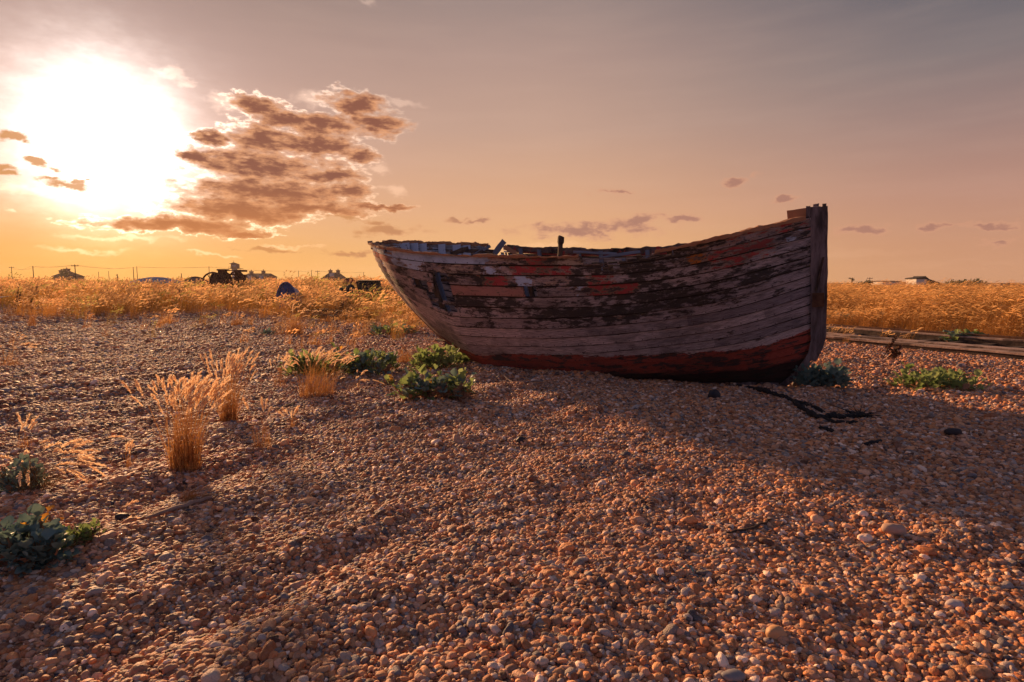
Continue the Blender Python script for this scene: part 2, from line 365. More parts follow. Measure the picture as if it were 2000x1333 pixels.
M['head'] = thinmat('grass_seed_head', (.88, .60, .32), (.78, .46, .20), .6, use_inst=True)
M['tblade'] = thinmat('tussock_blade', (.26, .10, .03), (.62, .33, .11), .45, scale=20)
M['thead'] = thinmat('tussock_seed_head', (.95, .76, .52), (.86, .60, .36), .6)
M['darkblade'] = thinmat('dull_blade', (.10, .06, .03), (.20, .12, .05), .3)
M['kale'] = thinmat('sea_kale_leaf', (.16, .24, .07), (.30, .36, .15), .55, .5, scale=3)
M['kale_blue'] = thinmat('sea_kale_blue_leaf', (.11, .19, .16), (.21, .29, .25), .3, .5, scale=3)
M['kale_yellow'] = thinmat('yellow_leaf', (.62, .40, .05), (.60, .22, .04), .5, .5)
M['kale_dry'] = thinmat('dead_leaf', (.26, .12, .07), (.38, .20, .11), .3, .7)
M['stem'] = plain('plant_stem', (.14, .09, .05), (.25, .16, .08))
M['black'] = plain('tarred_black', (.012, .012, .014), (.04, .035, .035), 20)
M['rust'] = plain('rusted_iron', (.07, .03, .018), (.16, .07, .035), 12)
M['wood'] = plain('grey_timber', (.12, .08, .06), (.27, .19, .15), 10, stretch=(1, 1, 1))
M['timber'] = plain('bleached_timber', (.24, .15, .11), (.42, .29, .22), 6)
M['darkwood'] = plain('dark_timber', (.03, .02, .016), (.11, .07, .05), 10)
M['brick'] = plain('far_wall', (.20, .12, .09), (.30, .20, .15), 2)
M['white'] = plain('white_wall', (.60, .56, .50), (.75, .70, .64), 2)
M['roof'] = plain('far_roof', (.07, .04, .035), (.13, .08, .06), 3)
M['blue'] = plain('faded_blue_paint', (.03, .06, .20), (.08, .13, .30), 6)
M['pale'] = plain('faded_pale_paint', (.28, .32, .42), (.55, .50, .48), 4)
M['glass'] = plain('window_glass', (.35, .38, .42), (.45, .45, .48), 2, .15)
M['rope'] = plain('tarred_rope', (.012, .010, .010), (.035, .03, .028), 40, .9)
M['green'] = thinmat('shrub_leaf', (.05, .07, .03), (.10, .11, .04), .3)
# ------------------------------------------------------------------ the boat
BP = dict(x0=3.8289, y0=7.3801, yaw=-29.7403, heel=5.6078, trim=-2.3476, L=6.9913, s0=2.3359, s1=2.1000, s2=1.9144, s3=1.8615, s4=2.1259, b1=0.9844, b2=1.0000, b3=0.9000, b4=0.9322, rake=1.2937, fore=0.3702, kst=0.5242, bil=0.6985, bowp=0.9841)
def spl(t, ks, vs):
    ks = np.array(ks, float); vs = np.array(vs, float); m = np.gradient(vs, ks); i = np.clip(np.searchsorted(ks, t, side='right')-1, 0, len(ks)-2)
    h = ks[i+1]-ks[i]; u = (t-ks[i])/h
    return (2*u**3-3*u**2+1)*vs[i]+(u**3-2*u**2+u)*h*m[i]+(-2*u**3+3*u**2)*vs[i+1]+(u**3-u**2)*h*m[i+1]
def l2w(P):                                  # boat's own axes (x forward from the stem, z up) to the world
    P = np.asarray(P, float)
    a = R(BP['heel']); c, s = math.cos(a), math.sin(a)
    P = np.stack([P[..., 0], P[..., 1]*c-P[..., 2]*s, P[..., 1]*s+P[..., 2]*c], -1)
    a = R(BP['trim']); c, s = math.cos(a), math.sin(a)
    P = np.stack([P[..., 0]*c+P[..., 2]*s, P[..., 1], -P[..., 0]*s+P[..., 2]*c], -1)
    a = R(BP['yaw']); c, s = math.cos(a), math.sin(a)
    return np.stack([P[..., 0]*c-P[..., 1]*s+BP['x0'], P[..., 0]*s+P[..., 1]*c+BP['y0'], P[..., 2]], -1)
def hl(t, v, side=1, inset=0.0, up=0.0):     # hull surface in the boat's own axes
    d = BP; t = np.asarray(t, float); v = np.asarray(v, float)
    sh = spl(t, [0, .25, .5, .75, 1], [d['s0'], d['s1'], d['s2'], d['s3'], d['s4']])
    b = spl(t, [0, .08, .25, .5, .75, .9, 1], [0, d['b1']*.62, d['b1']*1.15, d['b2'], d['b3'], d['b4'], .03])
    b = np.where(t < .08, d['b1']*.62*np.sqrt(np.clip(t/.08, 0, 1)), b)
    k = d['kst']*np.clip((.35-t)/.35, 0, 1)**2
    w = np.clip((t-.5)/.5, 0, 1)**1.3; ws = np.clip((.3-t)/.3, 0, 1); vc = np.clip(v, 0, 1.1)
    th = vc*np.pi/2
    ym = np.sin(np.clip(th, 0, np.pi/2))**d['bil']; zm = 1-np.cos(th)**1.15 if np.all(vc <= 1) else 1-np.sign(np.cos(th))*np.abs(np.cos(th))**1.15
    yb = vc**d['bowp']*.9+.1*vc**3; zb = vc
    y = b*((ym*(1-ws)+ws*vc)*(1-w)+yb*w); z = k+(sh-k)*((zm*(1-ws)+ws*vc**.95)*(1-w)+zb*w)
    x = (-d['L']+d['rake']*np.clip(1-vc, 0, 1)**1.7)*(1-t)-d['fore']*np.clip(1-vc/.3, 0, 1)**2*t
    y = np.maximum(y-inset, 0)
    return np.stack([x, -side*y, z+up], -1)
def hw(t, v, side=1, inset=0., up=0.): return l2w(hl(t, v, side, inset, up))
def planks_mat(inside=False):
    m, n, b, o = mat('boat_inner_planking' if inside else 'weathered_planking', .88)
    b.inputs['Specular IOR Level'].default_value = .18
    uv = n.new('ShaderNodeUVMap', uv_map='st').outputs[0]; u, v, _ = n.sep(uv); fv = n.m('FRACT', v); iv = n.m('FLOOR', v)
    gr1 = n.noise(n.xyz(n.m('MULTIPLY', u, 2.2), n.m('MULTIPLY', v, 9), 0), 3, 8, .7)
    gr2 = n.noise(n.xyz(n.m('MULTIPLY', u, 5), n.m('MULTIPLY', v, 5), 4), 4, 6, .7)
    bl = n.noise(n.xyz(n.m('MULTIPLY', u, 1.3), n.m('MULTIPLY', v, .42), 7), 1.3, 6, .68)
    bl2 = n.noise(n.xyz(u, n.m('MULTIPLY', v, .22), 3), 1.6, 5, .6)
    fl = n.noise(n.xyz(n.m('MULTIPLY', u, 2.0), n.m('MULTIPLY', v, .9), 1), 3.2, 9, .72)
    fl2 = n.noise(n.xyz(n.m('MULTIPLY', u, 1.6), n.m('MULTIPLY', v, .6), 11), 2.4, 7, .7)
    wn = n.new('ShaderNodeTexWhiteNoise', noise_dimensions='2D'); n.put(wn.inputs['Vector'], n.xyz(iv, n.m('FLOOR', n.m('ADD', n.m('MULTIPLY', u, .42), n.m('MULTIPLY', iv, .37))), 0))
    wv = wn.outputs[0]
    c = n.ramp(gr1, [(.35, (.030, .023, .024)), (.43, (.24, .187, .183)), (.52, (.53, .43, .415)), (.68, (.80, .67, .63))])
    c = n.mix(1, c, n.mix(wv, (.50, .47, .49), (1.15, 1.06, 1.0)), 'MULTIPLY')
    warm = n.ss(u, 6.2, 1.5, 0, .45)                                   # wood nearer the stern keeps a browner, older varnish
    c = n.mix(warm, c, n.mix(1, c, (1.15, .92, .68), 'MULTIPLY'))
    # dark lichen and rot, heavier under the rail amidships
    rot = n.attr('rot'); moss = n.ss(n.m('ADD', n.m('ADD', n.m('MULTIPLY', bl, .55), n.m('MULTIPLY', fl, .55)), n.m('MULTIPLY', rot, .235)), .66, .72)
    c = n.mix(n.m('MULTIPLY', moss, .92), c, n.mix(gr2, (.012, .011, .009), (.060, .045, .034)))
    speck = n.ss(gr2, .62, .68, 0, .8); c = n.mix(n.m('MULTIPLY', speck, n.m('MULTIPLY', rot, 1.0)), c, (.42, .33, .27))
    # remains of paint
    pa = n.attr('paint'); pc = n.attr('pcol', 'Color')
    thr = n.m('ADD', n.m('MULTIPLY', fl, .75), n.m('MULTIPLY', fl2, .35)); lim = n.m('ADD', .345, n.m('MULTIPLY', pa, .36))
    pm = n.ss(n.m('SUBTRACT', lim, thr), -.008, .02); pm = n.m('MULTIPLY', pm, n.ss(pa, .05, .2))
    und = n.m('MULTIPLY', n.ss(n.m('SUBTRACT', lim, thr), -.07, -.02), n.ss(pa, .05, .2))
    c = n.mix(n.m('MULTIPLY', und, .6), c, (.40, .22, .13))            # primer showing at the flaked edges
    pcol = n.mix(1, pc, n.mix(gr2, (.62, .6, .6), (1.25, 1.2, 1.15)), 'MULTIPLY')
    c = n.mix(pm, c, pcol)
    # antifouling band low on the hull
    bt = n.attr('boot'); bm_ = n.ss(n.m('ADD', bt, n.m('MULTIPLY', n.m('SUBTRACT', fl, .5), .10)), -.004, .004)
    red = n.mix(n.ss(gr2, .3, .7), (.24, .04, .026), (.46, .085, .055))
    flk = n.ss(n.m('ADD', fl2, n.m('MULTIPLY', fl, .7)), .87, .90); red = n.mix(n.m('MULTIPLY', flk, .92), red, n.mix(gr2, (.015, .012, .012), (.10, .07, .06)))
    c = n.mix(bm_, c, red)
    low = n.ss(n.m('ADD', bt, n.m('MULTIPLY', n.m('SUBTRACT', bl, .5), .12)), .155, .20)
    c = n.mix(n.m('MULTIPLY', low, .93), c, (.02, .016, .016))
    lap_shade = n.m('ADD', fv, n.m('MULTIPLY', n.m('SUBTRACT', fl, .5), .22)); c = n.mix(n.ss(lap_shade, .80, .88, 0, .95), c, (.016, .012, .010)); c = n.mix(n.m('MULTIPLY', n.ss(bl2, .48, .62), n.ss(fv, 1.0, .45, 0, .5)), c, (.05, .035, .03))         # lap shadow painted as a dark line, blotchy dirt below it
    # nail heads
    uu = n.m('SUBTRACT', n.m('FRACT', n.m('MULTIPLY', u, 5.5)), .5); nd = n.m('POWER', n.m('ADD', n.m('POWER', n.m('MULTIPLY', uu, 1.4), 2), n.m('POWER', n.m('SUBTRACT', fv, .13), 2)), .5)
    c = n.mix(n.ss(nd, .075, .05, 0, .7), c, (.03, .02, .018))
    if inside: c = n.mix(n.ss(bl, .35, .6), c, (.17, .19, .25))
    n.put(b.inputs['Base Color'], c)
    h = n.m('ADD', n.m('MULTIPLY', gr1, .8), n.m('ADD', n.m('MULTIPLY', pm, .25), n.m('MULTIPLY', moss, n.m('MULTIPLY', gr2, .9))))
    bump(n, b, h, .8, .018); return m
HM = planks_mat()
BL = hw(.55, 0.0); BL = (float(BL[0]), float(BL[1]), 0.0)
boat = empty('wooden_fishing_boat', BL, 'derelict clinker wooden fishing boat with peeling red and blue paint, heeled on the shingle', 'boat')
NS = 18
TT = np.concatenate([np.linspace(0, 1, 14)[:-1]**2*.08, np.linspace(.08, 1, 230)])
def bootline(t): return np.interp(t, [0, .26, .4, .51, .72, .92, 1], [.36, .41, .44, .44, .385, .33, .36])
BLUE, RED, CREAM, PINK, ORG = (.58, .66, .78), (.50, .075, .07), (.58, .42, .30), (.50, .23, .17), (.62, .20, .04)
def zj(L): return [(a+rng.uniform(-.006, .006), b_, c, am) for a, b_, c, am in L]
ZN = {0: [(.0, .05, CREAM, .45), (.05, .43, BLUE, 1.0), (.43, .50, CREAM, .55), (.50, .56, RED, .58), (.56, .62, CREAM, .6), (.80, .86, ORG, .25), (.86, 1, RED, .45)],
      1: [(0, .03, CREAM, .4), (.03, .15, RED, .7), (.15, .27, BLUE, .75), (.30, .41, CREAM, .5), (.41, .46, BLUE, .6), (.46, .60, RED, .62), (.81, .845, ORG, .75), (.845, .95, RED, .62), (.95, .985, BLUE, .6), (.985, 1, RED, .6)],
      2: [(.03, .12, BLUE, .38), (.12, .2, CREAM, .35), (.30, .40, CREAM, .3), (.40, .47, RED, .6), (.47, .52, BLUE, .68), (.52, .60, CREAM, .45), (.62, .68, RED, .55), (.83, .88, CREAM, .3), (.84, .95, RED, .5)],
      3: [(.05, .2, CREAM, .2), (.22, .28, PINK, .8), (.31, .50, PINK, .8), (.56, .62, BLUE, .4), (.62, .72, RED, .6)],
      4: [(.10, .6, CREAM, .14)], 5: [(.62, .72, RED, .2)]}
FARZ = {0: [(0, .3, BLUE, .6), (.3, 1, RED, .8)], 1: [(0, .35, BLUE, .55), (.35, 1, BLUE, .35)], 2: [(0, .4, BLUE, .5)], 3: [(0, .4, BLUE, .3)]}
def gone(side, i, row, t, q):                # planks that have rotted away
    k = int(round((NS-1-i)*16/18)); j = q*.012
    if side > 0:
        if k in (2, 3) and .280+j*(k == 2) < t < .328-j*(k == 2): return True
        if k == 4 and .283 < t < .326-j and row > 1: return True
        if k == 2 and .255 < t < .30 and row < 1: return True
        if k == 3 and .205+j < t < .262: return True
        if k == 3 and .262 < t < .29 and row >= 9: return True
        if k == 4 and .245 < t < .30 and row > 1+q: return True
        if k == 3 and .488 < t < .517: return True
        if k == 0 and .128 < t < .165: return row > 0
        if k == 0 and .0 < t < .045 and row < 2 and t > .028: return True
        if k == 0 and .615 < t < .70: return row > 0 or q > .0
        if k == 0 and .70 <= t < .79: return row > 1+q*1.2
        if k == 1 and .66+j < t < .69: return row > 1
    else:
        if k <= 1 and .235+j < t < .275+j: return True
        if k == 2 and .25 < t < .268: return True
    return False
for side, nm in ((1, 'hull_planking'), (-1, 'hull_planking')):
    m_ = MB(); UV = []; RT = []; PT = []; PCc = []; BT = []
    for i in range(NS):
        k = int(round((NS-1-i)*16/18)); v0, v1 = i/NS, (i+1)/NS
        wob = (fbm(TT*9+i*7, TT*0+side, 3, i)-.5)*.010
        top = (fbm(TT*40, TT*0, 3, 77)-.5)*.016*(1 if i == NS-1 else 0)
        rows = [(v0, .003), (v0, .030), (v0+.35*(v1-v0), .023), (v0+.7*(v1-v0), .015), (v1, .004)]
        G = []
        for ri, (v, offn) in enumerate(rows):
            vv = np.full_like(TT, v)+wob*(i > 0 and ri < 2)*.6+(top if ri == 4 else 0)
            vv = np.clip(vv, 0, 1)
            Pm = hw(TT, vv, side); e = 1e-3
            dT = hw(np.clip(TT+e, 0, 1), vv, side)-hw(np.clip(TT-e, 0, 1), vv, side); dV = hw(TT, np.clip(vv+e, 0, 1), side)-hw(TT, np.clip(vv-e, 0, 1), side)
            nn = np.cross(dT, dV); nn /= np.linalg.norm(nn, axis=1)[:, None]+1e-9; nn *= (1 if side > 0 else -1)
            buck = (fbm(TT*14+i*3.1, TT*0+ri*.3, 3, i+40)-.5)*.014*(.4+1.2*(k < 5))
            endk = smooth(0, .02, 1-TT)
            G.append(Pm+nn*((offn+buck*(ri > 0))*endk)[:, None])
        G = np.array(G)
        q = rng.random((8, len(TT)))*2-1
        m_.grid(G, flip=(side < 0), skip=lambda a, b_: gone(side, i, a, TT[b_], q[a, b_]))
        for ri, (v, offn) in enumerate(rows):
            UV.append(np.stack([TT*6.9, np.full_like(TT, i+[.0, .02, .35, .7, .99][ri])], -1))
            zn = (ZN if side > 0 else FARZ).get(k, []); pa = np.zeros_like(TT); pc = np.tile(np.array(CREAM+(1,)), (len(TT), 1))
            for a, b_, c_, am in zn:
                edge = .006*np.sin(TT*400+i*3+ri*1.3)
                te = TT+edge; w_ = (te >= a-.02) & (te < b_+.02); pp = am*smooth(a-.02, a+.02, te)*(1-smooth(b_-.02, b_+.02, te)); w_ &= pp >= pa; pa[w_] = pp[w_]; pc[w_] = (*c_, 1)
            PT.append(pa); PCc.append(pc)
            vm = v
            rt = 1.0*(k <= 5)*np.interp(TT, [0, .08, .2, .3, .45, .6, .72, .85, 1], [.3, .4, .4, .6, .6, .72, .85, .6, .35])*np.interp(k, [0, 4, 6], [1, .75, .2])
            rt = rt+.16*np.exp(-((k-4.5)/1.3)**2)+.12*(k > 6)
            if side < 0: rt = rt*0+.3
            RT.append(rt); BT.append(bootline(TT)-v)
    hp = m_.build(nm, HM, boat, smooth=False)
    uvl = hp.data.uv_layers.new(name='st'); li = np.empty(len(hp.data.loops), np.int32); hp.data.loops.foreach_get('vertex_index', li)
    uvl.data.foreach_set('uv', np.vstack(UV)[li].ravel())
    fattr(hp, 'rot', np.concatenate(RT)); fattr(hp, 'paint', np.concatenate(PT)); fattr(hp, 'boot', np.concatenate(BT)); fattr(hp, 'pcol', np.vstack(PCc), 'FLOAT_COLOR')
    so_ = hp.modifiers.new('thickness', 'SOLIDIFY'); so_.thickness = .022; so_.offset = -1 if side > 0 else -1
    hp['label'] = 'near side planking, clinker laid, with flaking paint and broken boards' if side > 0 else 'far side planking seen from inside'
# timber materials with long grain in the boat's own axes
def timber(name, c1, c2, c3=None, stretch=(1, 1, 1), sc=6, paint=None, pamt=.5):
    m, n, b, o = mat(name, .88); ob = n.v('MULTIPLY', n.new('ShaderNodeTexCoord').outputs['Object'], stretch)
    f = n.noise(ob, sc, 8, .72); f2 = n.noise(ob, sc*.35, 5, .65); c = n.mix(n.ss(f, .32, .68), c1, c2)
    c = n.mix(n.ss(f2, .5, .62, 0, .85), c, c3 or (.025, .02, .017))
    if paint: c = n.mix(n.ss(n.noise(n.new('ShaderNodeTexCoord').outputs['Object'], 7, 7, .7), .62-pamt*.25, .66-pamt*.25), paint, c)
    n.put(b.inputs['Base Color'], c); bump(n, b, f, .8, .015); return m
TSTEM = timber('stem_timber', (.07, .05, .048), (.28, .20, .19), stretch=(1, 1, .16), sc=9)
TRAIL = timber('rail_timber', (.05, .032, .026), (.24, .15, .11), sc=8, paint=(.40, .18, .09), pamt=-.45)
TRED = timber('red_painted_rail', (.07, .04, .035), (.22, .14, .12), sc=6, paint=(.40, .05, .045), pamt=.9)
TRIB = timber('rib_timber', (.04, .034, .035), (.15, .13, .145), sc=7, paint=(.16, .18, .23), pamt=.0)
# stem, keel, sternpost: outlines in the centre plane, given their own thickness
def plate(poly_in, poly_out, th, name, mt, seg_th=None):
    m_ = MB(); a = np.array(poly_in); b = np.array(poly_out); G = []
    for q, y in ((a, -th/2), (b, -th/2*.8), (b, th/2*.8), (a, th/2), (a, -th/2)):
        G.append(l2w(np.stack([q[:, 0], np.full(len(q), y), q[:, 1]], -1)+rng.normal(0, .0025, (len(q), 3))))
    m_.grid(np.array(G)); L_ = len(a)
    m_.f.append((0, L_, 2*L_, 3*L_)); m_.mi.append(0); m_.f.append((L_-1, 4*L_-1, 3*L_-1, 2*L_-1)); m_.mi.append(0)
    return m_.build(name, mt, boat)
vs_ = np.linspace(0, 1, 25); st_ = hl(np.ones(25), vs_)
inx, inz = st_[:, 0]-.03, st_[:, 2]
xi = np.concatenate([[-1.0, -.7], inx, [inx[-1]]]); zi = np.concatenate([[0.0, 0.0], inz, [inz[-1]+.10]])
wd = np.interp(zi, [0, .25, .6, 1.2, 1.9, 2.3], [.0, .07, .095, .10, .10, .10])
xm = xi+wd; zm_ = zi.copy(); drop = np.interp(xi, [-1.0, -.39, -.2, 0], [.09, .09, .07, 0])*np.clip(1-zi/.5, 0, 1); zm_ = zi-drop
st1 = plate(np.stack([xi, zi], -1), np.stack([xm, zm_], -1), .13, 'stem', TSTEM)
# outer stem (a second timber scarfed to the front of the first), its top split off lower
xo = xm[6:]-.004; zo = zm_[6:].copy(); zo[-1] -= .005
wo = np.interp(zo, [.05, .35, .7, 1.3, 1.95, 2.3], [.02, .06, .075, .085, .085, .085])
plate(np.stack([xo, zo], -1), np.stack([xo+wo, zo-np.interp(zo, [0, .5], [.05, 0])], -1), .11, 'cutwater', TSTEM)
m_ = MB()
for a, b_, w_ in (((-.06, -.075, 1.98), (-.05, -.08, 2.24), .04), ((.02, .07, 1.9), (.02, .072, 2.26), .05), ((.115, -.05, 2.0), (.118, -.052, 2.25), .035)):
    m_.beam(l2w(a), l2w(b_), w_, .03, jit=.004, seg=4)
m_.build('stem_cheek', TSTEM, boat)
m_ = MB(); m_.beam(l2w((.055, -.072, 1.02)), l2w((.055, -.072, 1.19)), .13, .025, jit=.002, seg=2, up=l2w((0, -1, 0))-l2w((0, 0, 0)))
for dz in (1.045, 1.165):
    p0_ = l2w((.05, -.085, dz)); p1_ = l2w((.05, -.098, dz)); m_.tube([p0_, p1_], .011)
m_.build('iron_bracket', M['rust'], boat)
# slanting strap let into the stem
m_ = MB(); m_.beam(l2w((.03, -.070, 1.22)), l2w((.11, -.070, 1.62)), .03, .012, jit=.003, seg=3); m_.build('stem_strap', M['darkwood'], boat)
kt = np.linspace(0, .99, 40); kp = hl(kt, np.zeros(40)); 
plate(np.stack([kp[:, 0]+.02, kp[:, 2]+.03], -1), np.stack([kp[:, 0]+.02, kp[:, 2]-.09-.03*(kt > .4)], -1), .11, 'keel', TSTEM)
vs2 = np.linspace(0, 1, 16); sp = hl(np.zeros(16), vs2)
plate(np.stack([sp[:, 0]+.03, sp[:, 2]], -1), np.stack([sp[:, 0]-.015, sp[:, 2]-.01], -1), .08, 'sternpost', TRAIL)
# gunwale rails
def rail(side, t0, t1, name, mt, w_=.055, h_=.05, up=.012, jit=.004, inset=.0, vv=1.0, lab=None, brk=None):
    ts = np.concatenate([np.linspace(t0, t1, int((t1-t0)*160)+4)]); ts = np.unique(np.concatenate([ts, TT[(TT > t0) & (TT < min(t1, .1))]]))
    Pc = hl(ts, np.full_like(ts, vv), side, inset); dx = np.gradient(Pc, axis=0); nr = np.stack([dx[:, 1], -dx[:, 0], dx[:, 2]*0], -1)
    nr /= np.linalg.norm(nr, axis=1)[:, None]+1e-9; nr *= np.where((nr[:, 1]*-side) > 0, 1, -1)[:, None]
    G = []; rag = (fbm(ts*60, ts*0, 3, int(up*1000)+side)-.5)
    for a, b_ in ((-.5, 0), (.5, 0), (.55, 1), (-.5, 1), (-.5, 0)):
        q = Pc+nr*(a*w_)+np.array([0, 0, 1.])*((up-h_*(1-b_)))+rng.normal(0, jit, Pc.shape); q[:, 2] += rag*.045*b_-.02*b_*(fbm(ts*23, ts*0, 2, 5) > .62); G.append(l2w(q))
    for g_ in (G,): g_[4] = g_[0]
    m_ = MB(); m_.grid(np.array(G)); L_ = len(ts); m_.f += [(0, L_, 2*L_, 3*L_), (L_-1, 4*L_-1, 3*L_-1, 2*L_-1)]; m_.mi += [0, 0]
    r_ = m_.build(name, mt, boat)
    if lab: r_['label'] = lab
    return r_
rail(1, .01, .615, 'gunwale', TRAIL, .075, .035, .018, .003, -.015)
rail(1, .76, .985, 'gunwale', TRAIL, .07, .04, .012, .004, -.01, lab='short length of rail near the bow')
rail(-1, .004, .235, 'gunwale', TRAIL, .08, .05, .02, .006, -.01)
rail(-1, .29, .985, 'gunwale', TRED, .08, .10, .02, .003, -.01, lab='red painted rail on the far side')
rail(1, .03, .60, 'inner_stringer', TRAIL, .05, .09, -.07, .003, .06)
TLINE = timber('lining_paint', (.12, .12, .14), (.42, .44, .52), sc=8, paint=(.48, .52, .62), pamt=.2)
# ribs
for k in range(17):
    t = .05+.9*k/16
    for side in (1, -1):
        vs3 = np.linspace(.12, .985 if (k+side) % 3 else .93, 18); c3 = hl(np.full(18, t), vs3, side, .035); w3 = .075 if t < .3 else .055
        m_ = MB(); G = []
        for a, b_ in ((-.5, 0), (.5, 0), (.5, 1), (-.5, 1), (-.5, 0)):
            q = c3.copy(); q[:, 0] += a*w3; q[:, 1] += side*.05*b_; G.append(l2w(q))
        m_.grid(np.array(G)); m_.f += [(0, 18, 36, 54), (17, 71, 53, 35)]; m_.mi += [0, 0]
        m_.build('rib', M['darkwood'] if side > 0 else TRIB, boat)
for k, (t, w3) in enumerate(((.045, .22), (.065, .20), (.085, .16), (.125, .15), (.16, .17), (.185, .16))):   # pale upright boards lining the stern
    vs3 = np.linspace(.84, .99, 8); c3 = hl(np.full(8, t), vs3, -1, .06); m_ = MB(); G = []
    for a, b_ in ((-.5, 0), (.5, 0), (.5, 1), (-.5, 1), (-.5, 0)):
        q = c3.copy(); q[:, 0] += a*w3; q[:, 1] -= .02*b_; G.append(l2w(q))
    m_.grid(np.array(G)); m_.f += [(0, 8, 16, 24), (7, 31, 23, 15)]; m_.mi += [0, 0]; m_.build('lining_board', TLINE, boat)
# thwarts, floor boards, broken pieces
for t, dz in ((.30, -.42), (.55, -.50), (.78, -.45)):
    a = hl(t, 1., 1, .30, dz); b_ = hl(t, 1., -1, .30, dz); m_ = MB(); m_.beam(l2w(a), l2w(b_), .24, .035, jit=.003, seg=4); m_.build('thwart', M['darkwood'], boat)
m_ = MB()
for k in range(5): m_.beam(l2w((-5.6, -.35+.17*k, .62)), l2w((-1.2, -.3+.15*k, .30)), .15, .02, jit=.006, seg=6)
m_.build('floor_boards', M['darkwood'], boat)
m_ = MB()      # fore end of stern decking, dark boards inside the stern
for k, (x0_, z0_) in enumerate(((-6.35, 2.02), (-6.2, 1.98), (-6.05, 1.95))): m_.beam(l2w((x0_, -.45, z0_-.12)), l2w((x0_+.02, .5, z0_-.10)), .13, .025, jit=.006, seg=3)
m_.build('stern_deck_boards', M['darkwood'], boat)
for (a, b_, w_, h_, mt) in (((965, 497), (985, 471), .09, .02, TRIB), ((985, 482), (1008, 496), .07, .02, TRAIL), ((880, 497), (915, 486), .08, .02, M['darkwood']),
                            ((905, 490), (965, 492), .06, .03, M['darkwood']), ((925, 498), (958, 481), .05, .02, TRIB), ((1120, 492), (1205, 497), .03, .012, TRIB), ((1175, 503), (1250, 492), .03, .012, TRIB)):
    Yd = 9.9 if a[0] < 1100 else 7.9
    m_ = MB(); m_.beam(at(*a, Yd), at(*b_, Yd), w_, h_, jit=.004, seg=5, up=(.3, -1, .2)); m_.build('loose_board', mt, boat)
# samson post with its turned neck
pb = at(1092, 520, 8.35); m_ = MB(); prof = [(-.35, .05), (.0, .05), (.12, .047), (.16, .036), (.30, .034), (.33, .047), (.405, .046), (.415, .036)]
m_.tube([pb+np.array([0.004*i, 0, z_]) for i, (z_, r_) in enumerate(prof)], np.array([r_ for z_, r_ in prof]), 8); m_.build('samson_post', M['darkwood'], boat)
# block across the stemhead
a = at(1538, 424, 7.42); b_ = at(1588, 416, 7.27); m_ = MB(); m_.beam(a, b_, .10, .145, jit=.004, seg=4); m_.build('breasthook_block', TRAIL, boat)
# long splits and slivers standing on the rotten sheer
m_ = MB()
for k in range(46):
    t = .60+.27*rng.random(); v = .90+.09*rng.random(); p = hw(t, v, 1, -.03); q = hw(min(t+rng.uniform(.012, .04), .99), v+rng.normal(0, .004), 1, -.028)
    m_.beam(p, q, rng.uniform(.008, .02), .006, jit=.002, seg=2)
m_.build('rotten_splinters', M['wood'], boat)

# ------------------------------------------------------------------ grass
def blade(m_, base, h, lean, bend, w, az_, seg=4, mi=0):
    # tapering strip that bows over in direction az_
    d = np.array([math.cos(az_), math.sin(az_), 0]); sd = np.array([-d[1], d[0], 0]); tw = rng.uniform(0, 3.14); sd = sd*math.cos(tw)+d*math.sin(tw)*.8
    u = np.linspace(0, 1, seg+1); ang = lean+bend*u**1.5; stp = h/seg
    P = [np.array(base, float)]
    for k in range(seg): a = ang[k]; P.append(P[-1]+stp*(d*math.sin(a)+np.array([0, 0, math.cos(a)])))
    P = np.array(P); wd = w*(1-u*.75); V = np.empty((2*(seg+1), 3)); V[0::2] = P-sd*wd[:, None]/2; V[1::2] = P+sd*wd[:, None]/2
    m_.add(V, [(2*i, 2*i+1, 2*i+3, 2*i+2) for i in range(seg)], mi); return P[-1], d*math.sin(ang[-1])+np.array([0, 0, math.cos(ang[-1])])
def head_simple(m_, p, t, L, w, mi=1):
    a = np.cross(t, (0.3, .9, .2)); a /= np.linalg.norm(a); b = np.cross(t, a); dn = np.array([.35, 0, -.6])
    c = [p, p+t*L*.35, p+t*L*.7+dn*L*.12, p+t*L+dn*L*.35]; ww = [.25, 1, .8, .1]
    for q in (a, b):
        V = []
        for k in range(4): V += [c[k]-q*w*ww[k]/2, c[k]+q*w*ww[k]/2]
        m_.add(V, [(0, 1, 3, 2), (2, 3, 5, 4), (4, 5, 7, 6)], mi)
def head_fine(m_, p, t, L, w, mi=0, n_=26):
    dn = np.array([.45, -.1, -.7])
    for k in range(n_):
        u = k/n_; c = p+t*L*u+dn*L*.32*u*u; r = w*(math.sin(math.pi*(u*.85+.12)))*.9+.002
        o = rng.normal(0, 1, 3); o -= t*o.dot(t)*.6; o /= np.linalg.norm(o); e = c+o*r+t*r*1.6
        sd = np.cross(o, t); sd /= np.linalg.norm(sd)+1e-9; ww = .0035+w*.12
        m_.add([c-sd*ww, c+sd*ww, e+sd*ww*.3, e-sd*ww*.3], [(0, 1, 2, 3)], mi)
def field_tuft(nb, h, w, heads, hw_, bend, rad):
    m_ = MB()
    for k in range(nb):
        r = rad*math.sqrt(rng.random()); a = rng.uniform(0, 6.28); hh = h*rng.uniform(.45, 1.05); is_h = k < heads
        if is_h: hh = h*rng.uniform(.8, 1.15)
        az_ = rng.normal(0, .55); p, t = blade(m_, (r*math.cos(a), r*math.sin(a), -.05), hh, rng.normal(.12, .14), bend*rng.uniform(.5, 1.4), w*rng.uniform(.7, 1.2), az_, 4)
        if is_h: head_simple(m_, p, t, rng.uniform(.10, .20), hw_)
    return loose('tuft', m_, [M['blade'], M['head']], False)
fsrc = [field_tuft(30, .84, .008, 11, .036, .8, .22) for _ in range(6)]
bsrc = [field_tuft(46, .72, .006, 7, .014, 1.35, .20) for _ in range(5)]
